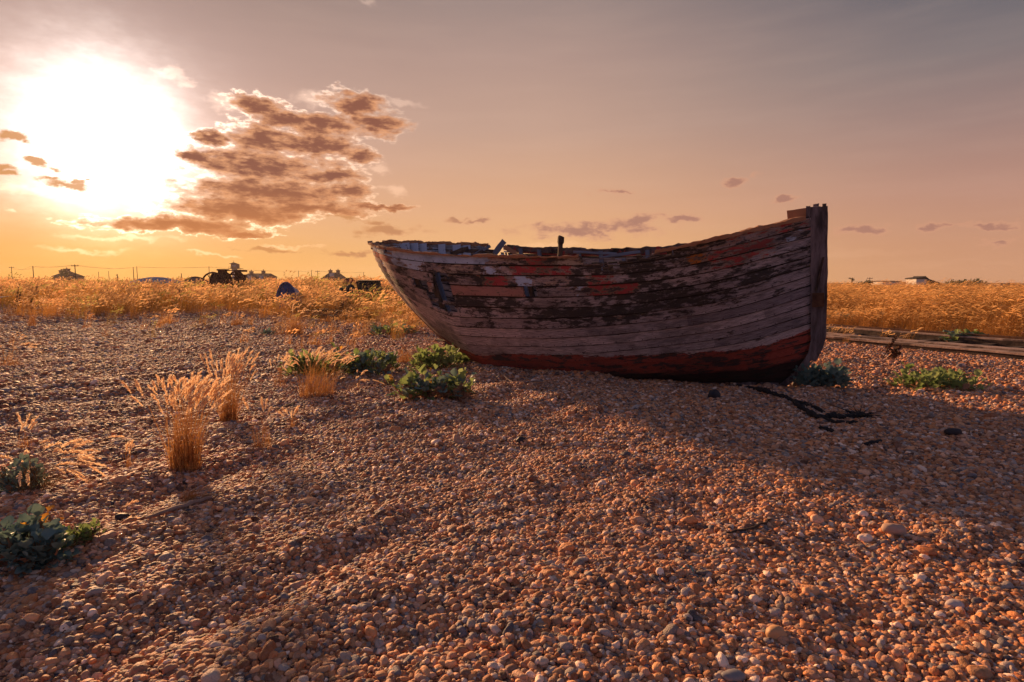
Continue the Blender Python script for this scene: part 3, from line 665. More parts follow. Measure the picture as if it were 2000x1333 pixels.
def scat_pts(r0, r1, dens, ok):
    A = (r1*r1-r0*r0)*R(52); k = int(A*dens); r = np.sqrt(rng.uniform(r0*r0, r1*r1, k)); a = rng.uniform(-R(52), R(52), k); x, y = r*np.sin(a), r*np.cos(a)
    q = ok(x, y) > rng.random(k); return np.stack([x[q], y[q]], -1)
sd_ = lambda x, y: (x-RP0[0])*RN[0]+(y-RP0[1])*RN[1]
def leftok(x, y): return np.where((sd_(x, y) > 2.0) & (x > 3), 0, (turfmask(x, y)+.30*smooth(11, 20, y+.4*np.clip(x+8, 0, 6))*(x < 2.2)*smooth(.5, .66, fbm(x*.9, y*.9, 3, 57)))*np.clip(.35+1.3*smooth(.35, .62, fbm(x*.5, y*.5, 3, 55)), 0, 1))
def rightok(x, y): return np.where((sd_(x, y) > 2.7+.5*fbm(x*1.5, y*1.5, 2, 9)) & (x > 3), .45+.8*smooth(.3, .6, fbm(x*.35, y*.35, 3, 66)), 0)
LP = np.vstack([scat_pts(11, 17, 8, leftok), scat_pts(17, 30, 10, leftok), scat_pts(30, 46, 6, leftok), scat_pts(46, 85, 2.2, leftok)])
K = len(LP); sc_ = rng.uniform(.65, 1.15, K)*np.where(rng.random(K) < .04, 1.3, 1)*np.interp(LP[:, 1], [11, 18, 23, 30], [.35, .55, .85, 1.0])*(.75+.5*fbm(LP[:, 0]*.3, LP[:, 1]*.3, 3, 71))
cl = rng.uniform(.55, 1.2, (K, 1))*(.55+.9*fbm(LP[:, 0]*.6, LP[:, 1]*.6, 3, 44))[:, None]*np.array([1, 1, 1]); gn = rng.random(K) < .12; cl[gn] *= (.6, .85, .55)
scatter('tall_grass', np.stack([LP[:, 0], LP[:, 1], hgt(LP[:, 0], LP[:, 1])], -1), fsrc, rng.integers(0, 6, K), np.stack([0*sc_, 0*sc_, rng.normal(0, .4, K)], -1), np.stack([sc_]*3, -1), cl, 'tall golden seeding grass bending in the wind')
BPp = np.vstack([scat_pts(10, 20, 26, rightok), scat_pts(20, 34, 13, rightok), scat_pts(34, 60, 4, rightok)])
K = len(BPp); sv = .45+1.1*fbm(BPp[:, 0]*.6, BPp[:, 1]*.6, 3, 81); sc_ = rng.uniform(.7, 1.1, K)*sv*np.interp(sd_(BPp[:, 0], BPp[:, 1]), [2.7, 3.5], [.55, 1])
hol = np.exp(-((sd_(BPp[:, 0], BPp[:, 1])-5.4)/.7)**2)*smooth(.35, .6, fbm(BPp[:, 0]*.22+4, BPp[:, 1]*.22, 2, 91)); sc_ *= 1-.5*hol
cl = rng.uniform(.5, 1.1, (K, 1))*(.6+.8*fbm(BPp[:, 0]*.8, BPp[:, 1]*.8, 3, 45))[:, None]*(1-.55*hol)[:, None]*np.array([1, .93, .8])  # shade of the hollow is put into the tuft colours
scatter('marram_grass', np.stack([BPp[:, 0], BPp[:, 1], hgt(BPp[:, 0], BPp[:, 1])], -1), bsrc, rng.integers(0, 5, K), np.stack([0*sc_, 0*sc_, rng.normal(0, .35, K)], -1), np.stack([sc_]*3, -1), cl, 'long orange grass combed over a low bank')

# single tussocks on the open shingle
def tussock(px, py, hpx, wpx, nb, heads, label, lean=0.15, bend=.5, fine=True, matb='tblade', headL=.12, hw_=.014, name='grass_tussock', bw=.0045, side=None):
    p = gpt(px, py); p[2] = hgt(p[0], p[1]); sc = p[1]/F; H_ = hpx*sc; Wd = wpx*sc/2
    e = empty(name, p, label, 'grass tussock', 'tussocks of dry grass on the shingle'); mb_, mh = MB(), MB(); hds = []
    for k in range(nb):
        r = Wd*.45*math.sqrt(rng.random()); a = rng.uniform(0, 6.28); b0 = p+np.array([r*math.cos(a), r*math.sin(a)*.8, -.02]); hd = k < heads
        az_ = rng.normal(0, .9) if rng.random() < .7 else rng.uniform(0, 6.28)
        hh = H_*(rng.uniform(.75, 1.05) if hd else rng.uniform(.3, .85));  out = (r/Wd)*.42*(1 if hd else .8)
        q, t = blade(mb_, b0, hh, rng.normal(lean, .10 if hd else .20)+out, bend*(rng.uniform(.3, 1.3) if hd else rng.uniform(.2, 2.4)), bw*rng.uniform(.6, 1.2), az_ if side is None else side+rng.normal(0, .5), 6)
        if hd:
            if heads <= 30: mh = MB()
            head_fine(mh, q, t, headL*rng.uniform(.7, 1.2), hw_)
            if heads <= 30: hds.append(mh)
    mb_.build('blades', M[matb], e)
    for q in hds: q.build('seed_head', M['thead'], e)
    if heads > 30: mh.build('seed_heads', M['thead'], e)
    return e
tussock(362, 925, 172, 130, 460, 100, 'tall tussock of orange dry grass with feathery pale seed heads, nearest large tuft', .02, .42)
tussock(447, 822, 130, 70, 300, 60, 'upright tussock with dense pale seed heads behind the nearest large tuft', .03, .25)
tussock(618, 775, 92, 150, 380, 60, 'wide brown tussock with pale heads in front of the long green sea kale', .1, .6)
tussock(372, 982, 50, 60, 160, 0, 'small bare orange tuft below the tallest tussock beside the driftwood stick', .05, .5, bw=.003)
tussock(515, 882, 90, 70, 60, 6, 'sparse reddish wisps of grass on open shingle right of the tall tussock', -.1, .4, bw=.0035, side=2.6)
tussock(570, 835, 40, 40, 30, 6, 'tiny wisp of dry grass right of the sparse reddish wisps', .0, .4, bw=.0035)
tussock(575, 655, 60, 75, 320, 16, 'bushy deep orange tussock at the edge of the tall grass', .15, .8, bw=.009, headL=.16, hw_=.018)
tussock(462, 640, 28, 45, 200, 3, 'small olive tuft at the edge of the shingle', .1, .7, bw=.009)
tussock(330, 632, 26, 70, 220, 4, 'low spreading olive tuft beyond the bare shingle', .2, .9, bw=.009)
tussock(62, 640, 60, 30, 90, 8, 'thin tuft at the far left edge of the tall grass', .05, .4, bw=.008, headL=.14)
tussock(640, 632, 22, 30, 90, 4, 'short yellowish tuft in front of the old timbers', .1, .6, bw=.009)
tussock(800, 650, 75, 60, 200, 30, 'grass tuft close under the stern of the boat', .15, .6, bw=.007, headL=.15, hw_=.016)
tussock(250, 912, 50, 30, 40, 4, 'short thin reddish tuft left of the tallest tussock', .05, .4, bw=.003)
tussock(60, 960, 125, 170, 130, 34, 'dark tangle of bent stalks with drooping seed heads by the left edge', .35, 1.3, matb='darkblade', bw=.004)
tussock(50, 880, 60, 60, 40, 5, 'thin reddish stalks standing behind the dark tangle', .05, .3, bw=.003)
tussock(20, 720, 60, 90, 90, 16, 'drooping straw tuft beside the left edge, halfway up the shingle', .3, 1.2, bw=.005)
tussock(1420 if False else 790, 712, 46, 60, 200, 0, 'rusty brown tuft between the long sea kale and the boat', .1, .5, matb='tblade', bw=.004)
tussock(690, 760, 40, 60, 50, 9, 'few bent stalks with curled heads beside the wide brown tussock', .4, 1.2, bw=.003)
tussock(545, 760, 60, 50, 50, 12, 'loose group of leaning heads left of the wide brown tussock', .1, .6, bw=.003)
for k, (px, py) in enumerate(((190, 880), (205, 925), (225, 1010), (120, 905))):
    tussock(px, py, 40, 40, 6, 3, ['curled single stalks lying on the shingle', 'bent pale stalks just below the curled single stalks', 'lone hooked stalk near the bottom left plant', 'arched stalks at the right of the dark tangle'][k], .6, 1.0, bw=.003)

# ------------------------------------------------------------------ sea kale
def leaf(m_, p, d, up, L, Wd, curl=.5, ruf=.25, mi=0, nu=6, nv=7):
    d = np.array(d)/np.linalg.norm(d); s = np.cross(d, up); s /= np.linalg.norm(s)+1e-9; u2 = np.cross(s, d); ph = rng.uniform(0, 6.28, 3)
    G = np.zeros((nu, nv, 3))
    for i in range(nu):
        u = i/(nu-1); w = Wd*(math.sin(math.pi*min(1, u*.80+.12))**.7)*(.35+.65*smooth(0, .35, u))
        for j in range(nv):
            v = j/(nv-1)*2-1; e = abs(v)**1.5
            z_ = curl*L*(-(u-.25)**2+.1)+e*w*.35+ruf*e*w*math.sin(7*u+ph[0]+3*np.sign(v))+ruf*.5*w*e*math.sin(15*u+ph[1]*np.sign(v))
            G[i, j] = p+d*L*u*(1+.08*e*math.sin(11*u+ph[2]))+s*w*v*(1+.12*math.sin(13*u+ph[1]))+u2*z_
    m_.grid(G, mi)
def kale(px, py, wpx, hpx, label, nl, cols=('kale',), yl=0, dry=0, ls=.10, name='sea_kale_plant', cat='sea kale', dp=.7):
    p = gpt(px, py); p[2] = hgt(p[0], p[1])-.02; sc = p[1]/F; Wd, H_ = wpx*sc/2, hpx*sc; p[1] += Wd*dp*.5; p[2] = hgt(p[0], p[1])-.02
    e = empty(name, p, label, cat, 'sea kale and other leafy plants on the shingle')
    sets = [(M[c], MB()) for c in cols]; ym, dm, sm = MB(), MB(), MB()
    ncl = max(4, int(nl/16)); Wd *= 1.08; cl_ = [((-.74+1.48*(k+.5)/ncl+rng.normal(0, .06))*Wd, rng.uniform(-.7, .7)*Wd*dp, rng.uniform(.6, 1)) for k in range(ncl)]
    nl = int(nl*1.9); dry = int(dry*1.4); ls *= .82
    for k in range(nl+yl+dry):
        cx, cy, ch = cl_[rng.integers(len(cl_))]
        th_ = rng.uniform(0, 6.28); ph_ = math.acos(rng.uniform(0.0, 1)); rr_ = rng.uniform(.35, 1)
        R_ = Wd*.42; o = np.array([math.cos(th_)*math.sin(ph_), math.sin(th_)*math.sin(ph_), math.cos(ph_)])
        c = p+np.array([cx+o[0]*R_*rr_, cy+o[1]*R_*rr_, H_*ch*(.10+.85*o[2]*rr_)])
        if k < nl: mb_ = sets[rng.integers(len(sets))][1]; L = ls*rng.uniform(.6, 1.25)
        elif k < nl+yl: mb_ = ym; L = ls*rng.uniform(.35, .75); c = p+np.array([cx+o[0]*R_, cy+o[1]*R_, H_*rng.uniform(.3, .85)])
        else: mb_ = dm; L = ls*rng.uniform(.6, 1.1); c = p+np.array([rng.uniform(-.9, .9)*Wd, -abs(rng.normal(.5, .25))*Wd*dp, H_*rng.uniform(.02, .3)])
        dd = o+np.array([0, 0, .45])+rng.normal(0, .35, 3)
        leaf(mb_, c, dd, (0.01, .02, 1), L, L*rng.uniform(.38, .55), rng.uniform(-.2, .7), rng.uniform(.2, .42), 0, 6, 7)
    for k in range(max(5, nl//10)):
        cx, cy, ch = cl_[rng.integers(len(cl_))]; q = p+np.array([cx*.3, cy*.3, 0]); sm.tube([q, p+np.array([cx*.8, cy*.8, H_*.35*ch]), p+np.array([cx+rng.normal(0, .03), cy, H_*.75*ch])], [.010, .007, .004], 5)
    for mt, mb_ in sets:
        if mb_.v: mb_.build('leaves', mt, e, smooth=True)
    if yl: ym.build('yellow_leaves', M['kale_yellow'], e, smooth=True)
    if dry: dm.build('dead_leaves', M['kale_dry'], e, smooth=True)
    sm.build('stem', M['stem'], e); return e
kale(605, 738, 120, 62, 'green sea kale at the left end of the row, behind the wide brown tussock', 150, ('kale',), 6, 6, .11)
kale(715, 732, 110, 58, 'green sea kale with a dead brown patch, right half of the long row', 150, ('kale', 'kale_blue'), 5, 14, .12)
kale(850, 722, 105, 56, 'bushy bright green sea kale near the boat bilge, behind the yellowing plant', 170, ('kale',), 2, 6, .10)
kale(905, 714, 45, 30, 'small green sea kale almost touching the hull', 40, ('kale',), 0, 2, .09)
kale(848, 786, 140, 70, 'blue green sea kale with yellow and withered brown leaves in front of the boat', 110, ('kale_blue', 'kale'), 14, 60, .12)
kale(757, 757, 26, 26, 'bright yellow sprig standing alone left of the withered sea kale', 3, ('kale',), 12, 2, .09)
kale(767, 655, 95, 28, 'low dark sea kale beyond the row, left of the boat stern', 70, ('kale_blue', 'kale'), 3, 6, .14)
kale(1612, 760, 95, 58, 'dark blue green sea kale in the shade behind the stem of the boat', 190, ('kale_blue',), 0, 0, .10)
kale(1850, 760, 150, 46, 'green sea kale alone on open shingle below the timber track', 170, ('kale', 'kale'), 3, 3, .10)
kale(1888, 672, 80, 26, 'dark green sea kale at the foot of the grass bank behind the track', 90, ('kale_blue', 'kale'), 0, 6, .18)
kale(1990, 678, 40, 12, 'small dark plant by the track at the right edge', 20, ('kale',), 0, 2, .14)
kale(30, 1115, 150, 120, 'big blue green plant cut by the left edge in the bottom corner', 260, ('kale_blue',), 4, 16, .060)
kale(140, 1072, 75, 50, 'low fine leaved green plant right of the big corner plant', 120, ('kale',), 0, 3, .035, 'beach_weed', 'weed')
kale(82, 1030, 50, 55, 'upright orange and yellow leaves glowing above the corner plant', 0, ('kale',), 8, 0, .085, 'beach_weed', 'weed')
kale(25, 960, 110, 90, 'dark low shrub inside the tangle of bent stalks at the left edge', 110, ('kale_blue',), 0, 6, .05, 'beach_weed', 'weed')
kale(725, 605, 70, 22, 'dull olive shrub in front of the black crate in the grass', 90, ('kale_blue', 'kale'), 0, 3, .22, 'beach_weed', 'weed')
kale(522, 655, 22, 14, 'tiny grey green plant left of the bushy orange tussock', 18, ('kale_blue',), 0, 0, .10, 'beach_weed', 'weed')
kale(1660, 640, 120, 20, 'dark scrubby growth at the left foot of the grass bank beside the boat', 120, ('kale_blue',), 0, 30, .16, 'beach_weed', 'weed')
# dock stalks
def dock(px, py, hpx, label, n_=2, lean=.2):
    p = gpt(px, py); p[2] = hgt(p[0], p[1]); sc = p[1]/F; e = empty('dock_stalk', p, label, 'weed', 'dead dock stalks'); st, sdm = MB(), MB()
    for k in range(n_):
        a = lean+rng.normal(0, .12)+.15*k; L = hpx*sc*(1-.25*k); b0 = p+np.array([.06*k, 0, 0]); t = np.array([math.sin(a), rng.normal(0, .1), math.cos(a)])
        st.tube([b0, b0+t*L*.5, b0+t*L+np.array([.03, 0, 0])], [.010, .008, .004], 5)
        for q in range(90):
            u = rng.uniform(.4, 1); c = b0+t*L*u; o = rng.normal(0, 1, 3); o /= np.linalg.norm(o); w = .05*(1.3-u); c = c+o*w; s_ = .016
            sdm.add([c+rng.normal(0, s_, 3) for _ in range(4)], [(0, 1, 2), (0, 2, 3)])
    st.build('stem', M['darkwood'], e); sdm.build('seed_clusters', M['rust'], e)
dock(1722, 702, 52, 'dead dark dock stalks leaning right in front of the timber track', 3, .55)
dock(30, 618, 58, 'dark dock stalks standing in the grass near the left edge', 3, .15)
dock(62, 622, 34, 'short dark dock stalk beside the taller ones near the left edge', 1, .1)

# ------------------------------------------------------------------ things lying on the shingle
def gz(px, py, dz=0): p = gpt(px, py); p[2] = hgt(p[0], p[1])+dz; return p
def stone(px, py, rx, ry, rz, label, mt, sd0, name='stone', cat='stone'):
    p = gz(px, py); sc = p[1]/F; m_ = MB(); V_ = pebble_mesh(IV, sd0, .25)*np.array([rx*sc, ry*sc, rz*sc]); m_.add(V_+p+np.array([0, 0, rz*sc*.85]), IF)
    o = m_.build(name, mt, None, p, smooth=True); return tag(o, label, cat, 'stray stones on the shingle')
SM = plain('big_pebble_stone', (.42, .27, .20), (.50, .33, .24), 8, .7); SD_ = plain('dark_stone', (.02, .02, .025), (.06, .05, .05), 8, .6)
stone(1745, 1042, 23, 15, 13, 'large flat round tan pebble on the right foreground shingle', SM, 3)
stone(1865, 1180, 18, 12, 9, 'pale oval pebble below the large flat one', plain('pale_pebble', (.50, .40, .36), (.62, .50, .44), 9, .7), 5)
stone(1018, 866, 10, 7, 7, 'small black stone alone in front of the boat', SD_, 8)
stone(1862, 852, 16, 9, 8, 'dark lump on the shingle in the shadow right of the rope', SD_, 11)
stone(1395, 778, 12, 8, 10, 'black weed covered lump beneath the hull', SD_, 14)
stone(238, 1012, 14, 9, 8, 'dark stone left of the driftwood stick', SD_, 17)
stone(1432, 1322, 24, 15, 12, 'grey holed flint at the bottom edge', plain('grey_flint', (.16, .15, .16), (.36, .31, .28), 7, .6), 21)
stone(1515, 1245, 22, 14, 16, 'angular orange stone near the bottom edge', plain('orange_flint', (.50, .26, .12), (.56, .34, .18), 6, .6), 25)
def stick(pts, r, label, mt, name='driftwood_stick', jit=.004):
    P_ = [gz(*q, r*.9+.010) for q in pts]; Q_ = []
    for i in range(len(P_)-1):
        for k in range(5): Q_.append(P_[i]+(P_[i+1]-P_[i])*k/5+rng.normal(0, jit, 3))
    Q_.append(P_[-1]); m_ = MB(); m_.tube(Q_, [r*(1-.45*abs(2*i/len(Q_)-1)**3)*rng.uniform(.85, 1.1) for i in range(len(Q_))], 6); o = m_.build(name, mt, None, P_[0]); return tag(o, label, 'driftwood', 'driftwood on the shingle')
stick([(285, 1023), (350, 1003), (415, 985)], .014, 'long bleached stick lying under the small bare orange tuft', M['timber'])
stick([(1418, 1050), (1470, 1040), (1508, 1024)], .007, 'thin dark twig on open shingle in the right foreground', M['darkwood'])
stick([(1690, 874), (1720, 868)], .016, 'short charred stick right of the black rope', M['black'])
stick([(540, 800), (575, 790)], .009, 'small dark stick below the wide brown tussock', M['darkwood'])
stick([(905, 716), (960, 722), (1000, 745), (1060, 752)], .012, 'pale broken lath lying along the bilge of the boat', M['timber'], 'broken_lath')
stick([(250, 560), (290, 552)], .05, 'pale plank end in front of the upturned blue boat', M['pale'], 'plank')
stick([(235, 553), (275, 560)], .05, 'pale plank crossing the other beside the upturned blue boat', M['pale'], 'plank')
# teal twine
m_ = MB(); pts = [gz(px, py, .012)+rng.normal(0, .006, 3) for px, py in ((1325, 1108), (1338, 1118), (1350, 1113), (1358, 1126), (1375, 1130), (1382, 1136))]
m_.tube(pts, .0035, 5); tag(m_.build('twine', plain('teal_twine', (.04, .22, .20), (.08, .30, .26)), None, pts[0]), 'scrap of teal twine on the foreground shingle', 'twine')
# tarred rope: strands spread from under the bow
def strand(m_, pts, r, lumps=0):
    P_ = []
    for i in range(len(pts)-1):
        a, b_ = gz(*pts[i], r*.6+.014), gz(*pts[i+1], r*.6+.014)
        for k in range(8): P_.append(a+(b_-a)*k/8+rng.normal(0, .006, 3))
    P_.append(gz(*pts[-1], r*.6)); m_.tube(P_, [r*rng.uniform(.6, 1.35) for _ in P_], 7)
rp0 = gz(1490, 762); rope = empty('tarred_rope', rp0, 'black tarred rope trailing from under the bow and fraying over the shingle', 'rope')
m_ = MB(); strand(m_, [(1440, 752), (1485, 762), (1520, 772), (1552, 785), (1562, 803), (1590, 820), (1640, 818), (1690, 812)], .028); m_.build('main_strand', M['rope'], rope)
m_ = MB(); strand(m_, [(1552, 785), (1580, 795), (1610, 808)], .024); m_.build('strand', M['rope'], rope)
m_ = MB(); strand(m_, [(1605, 820), (1635, 832), (1675, 826)], .014); m_.build('strand', M['rope'], rope)
m_ = MB(); strand(m_, [(1600, 840), (1630, 845)], .018); m_.build('strand', M['rope'], rope)
m_ = MB(); c = gz(1678, 813, .03)
for k in range(60): d_ = rng.normal(0, 1, 3)*np.array([.10, .05, .04]); m_.tube([c, c+d_*.6, c+d_*1.2], [.006, .004, .002], 4)
m_.build('frayed_knot', M['rope'], rope)

# ------------------------------------------------------------------ timber track
tr0 = np.array([RP0[0], RP0[1], 0.]); track = empty('timber_track', tr0, 'old timber launching track of long bleached baulks beside the grass bank', 'track')
def baulk(s0, w_, h_, name, mt, z0=.0, t0=-9, t1=9, n_=14, jit=.006):
    m_ = MB(); cuts = [t0, t0+(t1-t0)*.37, t0+(t1-t0)*.71, t1]
    for a_, b_ in zip(cuts[:-1], cuts[1:]):
        P_ = [np.array([*(RP0+RD*t+RN*(s0+rng.normal(0, .006))), z0+h_/2]) for t in (a_+.01, b_-.01)]; m_.beam(P_[0], P_[1], w_, h_, jit=jit, seg=n_//2)
    return m_.build(name, mt, track)
TB = timber('track_timber', (.26, .17, .13), (.55, .38, .29), (.08, .05, .04), sc=5)
zt = float(hgt(8, 11, False))*.0
for s0_, z_ in ((.14, .0), (.45, .022), (.76, .006)): baulk(s0_, .28, .035, 'deck_plank', TB, z_+.085, jit=.004)
baulk(.12, .20, .09, 'bearer', M['darkwood'], -.01); baulk(.78, .20, .09, 'bearer', M['darkwood'], -.01)
baulk(2.05, .20, .17, 'rear_baulk', M['darkwood'], -.02); baulk(2.29, .20, .16, 'rear_baulk', M['darkwood'], -.02); baulk(2.05, .21, .03, 'rear_plank', TB, .155, jit=.003); baulk(2.29, .20, .03, 'rear_plank', TB, .147, jit=.003)
m_ = MB(); m_.beam(np.array([*(RP0+RD*-9+RN*2.16), .21]), np.array([*(RP0+RD*9+RN*2.16), .21]), .05, .05, jit=.002, seg=12); m_.build('iron_rail', M['rust'], track)
for k in range(22):
    t = -6+.55*k; m_ = MB(); m_.beam(np.array([*(RP0+RD*t+RN*.95), .045]), np.array([*(RP0+RD*t+RN*1.93), .045]), .16, .07, jit=.006, seg=2); m_.build('sleeper', M['darkwood'], track)

# ------------------------------------------------------------------ wreckage and boats in the tall grass
def W3(px, py, Y): return at(px, py, Y)
def pbox(m_, x0, y0, x1, y1, Y, depth, mi=0, jit=0, taper=1):     # box whose front spans a photo rectangle at distance Y
    a, b_ = at(x0, y0, Y), at(x1, y1, Y); m_.box(((a[0]+b_[0])/2, Y+depth/2, (a[2]+b_[2])/2), (abs(b_[0]-a[0]), depth, abs(a[2]-b_[2])), mi=mi, jit=jit, taper=taper)
def gbase(px, Y): x = at(px, 553, Y)[0]; return (float(x), Y, float(hgt(x, Y)))
Y0 = 34.; wn_ = empty('old_winch', gbase(440, Y0), 'rusty winch engine with drums and a cab frame in the tall grass', 'winch')
m_ = MB(); a = W3(417, 553, Y0+.3); b_ = W3(447, 553, Y0+.3); m_.tube([a, a+(b_-a)*.08, a+(b_-a)*.92, b_], [.50, .56, .56, .50], 16)
for u in (.1, .35, .65, .9): c = a+(b_-a)*u; m_.tube([c-np.array([.03, 0, 0]), c+np.array([.03, 0, 0])], .60, 16)
m_.build('drum', M['rust'], wn_)
def ring(m_, c, r, tr_, n_=20, ax=(0, 1, 0)):
    P_ = [c+r*np.array([math.cos(t), 0, math.sin(t)]) for t in np.linspace(0, 2*math.pi, n_+1)]; m_.tube(P_, tr_, 5, cap=False)
m_ = MB(); c = W3(416, 554, Y0-.2); ring(m_, c, .62, .05); ring(m_, c, .12, .05, 8)
for k in range(6): t = k*math.pi/3; m_.tube([c, c+.6*np.array([math.cos(t), 0, math.sin(t)])], .025, 4)
m_.build('spoked_wheel', M['rust'], wn_)
m_ = MB(); c = W3(462, 545, Y0-.2); ring(m_, c, .42, .05); ring(m_, c, .1, .05, 8)
for k in range(6): t = k*math.pi/3; m_.tube([c, c+.4*np.array([math.cos(t), 0, math.sin(t)])], .025, 4)
m_.build('spoked_wheel', M['rust'], wn_)
m_ = MB(); pbox(m_, 425, 528, 437, 545, Y0, .5, jit=.01); pbox(m_, 423, 526, 438, 529, Y0-.05, .6); m_.build('engine_box', M['rust'], wn_)
m_ = MB(); pbox(m_, 437, 528, 460, 529.6, Y0+.1, .1); pbox(m_, 440, 535.5, 458, 538, Y0+.1, .12); pbox(m_, 438, 541, 458, 543, Y0, .5); m_.build('cross_beam', M['rust'], wn_)
m_ = MB(); pbox(m_, 456, 527.5, 471, 531, Y0-.05, .8); pbox(m_, 458, 531, 464, 543, Y0, .5); pbox(m_, 463.5, 531, 466, 560, Y0+.1, .08); pbox(m_, 466, 536, 473, 543, Y0, .5, jit=.03); pbox(m_, 456, 541, 472, 547, Y0, .6, jit=.02); m_.build('cab_frame', M['rust'], wn_)
m_ = MB()
for px in (458, 466, 470): pbox(m_, px, 545, px+1.6, 568, Y0, .06)
pbox(m_, 408, 562, 472, 566, Y0, .9); m_.build('chassis', M['rust'], wn_)
def upturned(name, x0, x1, ytop, Y, label, mt, keel_mt, yaw_=.15, hgt_=None):
    a = at(x0, 553, Y); b_ = at(x1, 553, Y); L = b_[0]-a[0]; zt_ = at(0, ytop, Y)[2]; x = (a[0]+b_[0])/2; z0 = float(hgt(x, Y)); H_ = zt_-z0
    e = empty(name, (x, Y, z0), label, 'boat', 'small boats lying in the tall grass'); m_ = MB(); G = []
    for i in range(17):
        t = i/16; w = L*.17*math.sin(math.pi*(.12+.86*t))**.6*(1 if t < .97 else .4); row = []
        for j in range(11):
            th_ = math.pi*j/10; row.append([x-L/2+L*t, Y+w*math.cos(th_)+yaw_*L*(t-.5), z0+H_*(.72+.28*math.sin(math.pi*t))*math.sin(th_)**.75+rng.normal(0, .006)])
        G.append(row)
    m_.grid(np.array(G)); hb = m_.build('hull', mt, e, smooth=False)
    m_ = MB(); m_.tube([[x-L/2+L*t, Y+yaw_*L*(t-.5), z0+H_*(.72+.28*math.sin(math.pi*t))+.02] for t in np.linspace(.02, .98, 9)], .035, 5); m_.build('keel', keel_mt, e)
    for sd in (-1, 1):
        m_ = MB(); m_.tube([[x-L/2+L*t, Y+yaw_*L*(t-.5)+sd*(L*.17*math.sin(math.pi*(.12+.86*t))**.6+.02), z0+.12] for t in np.linspace(.0, 1, 11)], .035, 5); m_.build('gunwale', keel_mt, e)
    return e
upturned('upturned_boat', 258, 352, 543, 36, 'upturned boat with a faded blue and white hull in the grass', M['pale'], M['white'], .25)
upturned('upturned_boat', 352, 412, 542, 38, 'brown upturned boat in the grass just left of the winch', M['wood'], M['rust'], -.2)
Yb = 25.; e = empty('small_dinghy', gbase(558, Yb), 'small dinghy with dark blue inside and pale sides, standing on end in the grass', 'boat', 'small boats lying in the tall grass')
c = np.array([at(558, 553, Yb)[0], Yb, hgt(at(558, 553, Yb)[0], Yb)]); H_ = at(0, 552, Yb)[2]-c[2]; G = []; G2 = []
for i in range(9):
    u = i/8; G.append([[c[0]+.42*math.cos(t)*(1-.15*u), c[1]+u*.9, c[2]+(H_)*(1-.2*u)*max(0, math.sin(t))**.7] for t in np.linspace(0, math.pi, 15)])
m_ = MB(); m_.grid(np.array(G)); m_.build('hull', M['pale'], e, smooth=True)
m_ = MB(); m_.add([c+np.array([0, .06, 0])]+[c+np.array([.39*math.cos(t), .06, H_*.97*max(0, math.sin(t))**.7]) for t in np.linspace(0, math.pi, 15)], [(0, k, k+1) for k in range(1, 15)]); m_.build('transom', M['blue'], e)
m_ = MB(); m_.tube([c+np.array([.43*math.cos(t), 0, H_*1.0*max(0, math.sin(t))**.7]) for t in np.linspace(0, math.pi, 15)], .03, 5); m_.build('rim', M['blue'], e)
Yc = 28.; e = empty('tarred_crate', gbase(716, Yc), 'black box shaped crate in the grass close to the boat stern', 'crate')
m_ = MB(); pbox(m_, 697, 549.5, 734, 576, Yc, 1.1, jit=.03); m_.build('crate_body', M['black'], e); m_ = MB(); pbox(m_, 695, 547.5, 736, 550, Yc-.05, 1.2, jit=.015); m_.build('lid', M['darkwood'], e)
def heap(px0, px1, ytop, Y, depth, label, mt, name, cat, nz=5):
    a = at(px0, 553, Y)[0]; b_ = at(px1, 553, Y)[0]; m_ = MB(); G = []; zt_ = at(0, ytop, Y)[2]
    for i in range(25):
        u = i/24; row = []
        for j in range(13):
            v = j/12; x = a+(b_-a)*u; y = Y-depth/2+depth*v; z0 = float(hgt(x, y)); row.append([x, y, z0-.03+(zt_-z0)*(math.sin(math.pi*u)**.5)*(math.sin(math.pi*v)**.5)*(.55+.6*float(fbm(x*nz*.5, y*nz*.5, 4, 3)))])
        G.append(row)
    m_.grid(np.array(G)); o = m_.build(name, mt, None, (float((a+b_)/2), Y, float(hgt((a+b_)/2, Y)))); return tag(o, label, cat)
heap(650, 702, 545, 27, 1.6, 'heap of dark tarpaulin beside the black crate', M['black'], 'tarpaulin_heap', 'tarpaulin')
heap(604, 690, 572, 24.5, 1.2, 'brown heap of old netting half hidden by grass', plain('old_net', (.04, .025, .02), (.12, .07, .045), 14), 'net_heap', 'nets', 9)
heap(505, 545, 576, 25.5, 1.0, 'low dark heap of netting left of the small dinghy', plain('old_net', (.04, .025, .02), (.12, .07, .045), 14), 'net_heap', 'nets', 9)
upturned('upturned_boat', 668, 700, 544.5, 34, 'small red hull showing above the tarpaulin heap', plain('faded_red', (.25, .06, .04), (.32, .12, .08)), M['rust'], .1)
for k, (a, b_, w_, h_, lb) in enumerate((((612, 625), (722, 629), .22, .10, 'long dark weathered beam nearest in the pile of old timbers'), ((618, 620), (735, 624), .16, .10, 'long dark beam behind the nearest one in the pile'),
        ((655, 616), (715, 620), .18, .09, 'short dark board on top of the pile of old timbers'), ((604, 628), (640, 621), .08, .05, 'broken plank leaning at the left end of the old timbers'))):
    P_, Q_ = gz(*a, .08+.06*k), gz(*b_, .08+.06*k); m_ = MB(); m_.beam(P_, Q_, w_, h_, jit=.015, seg=8); tag(m_.build('old_timber', M['darkwood'], None, P_), lb, 'timber', 'old timbers in front of the grass')

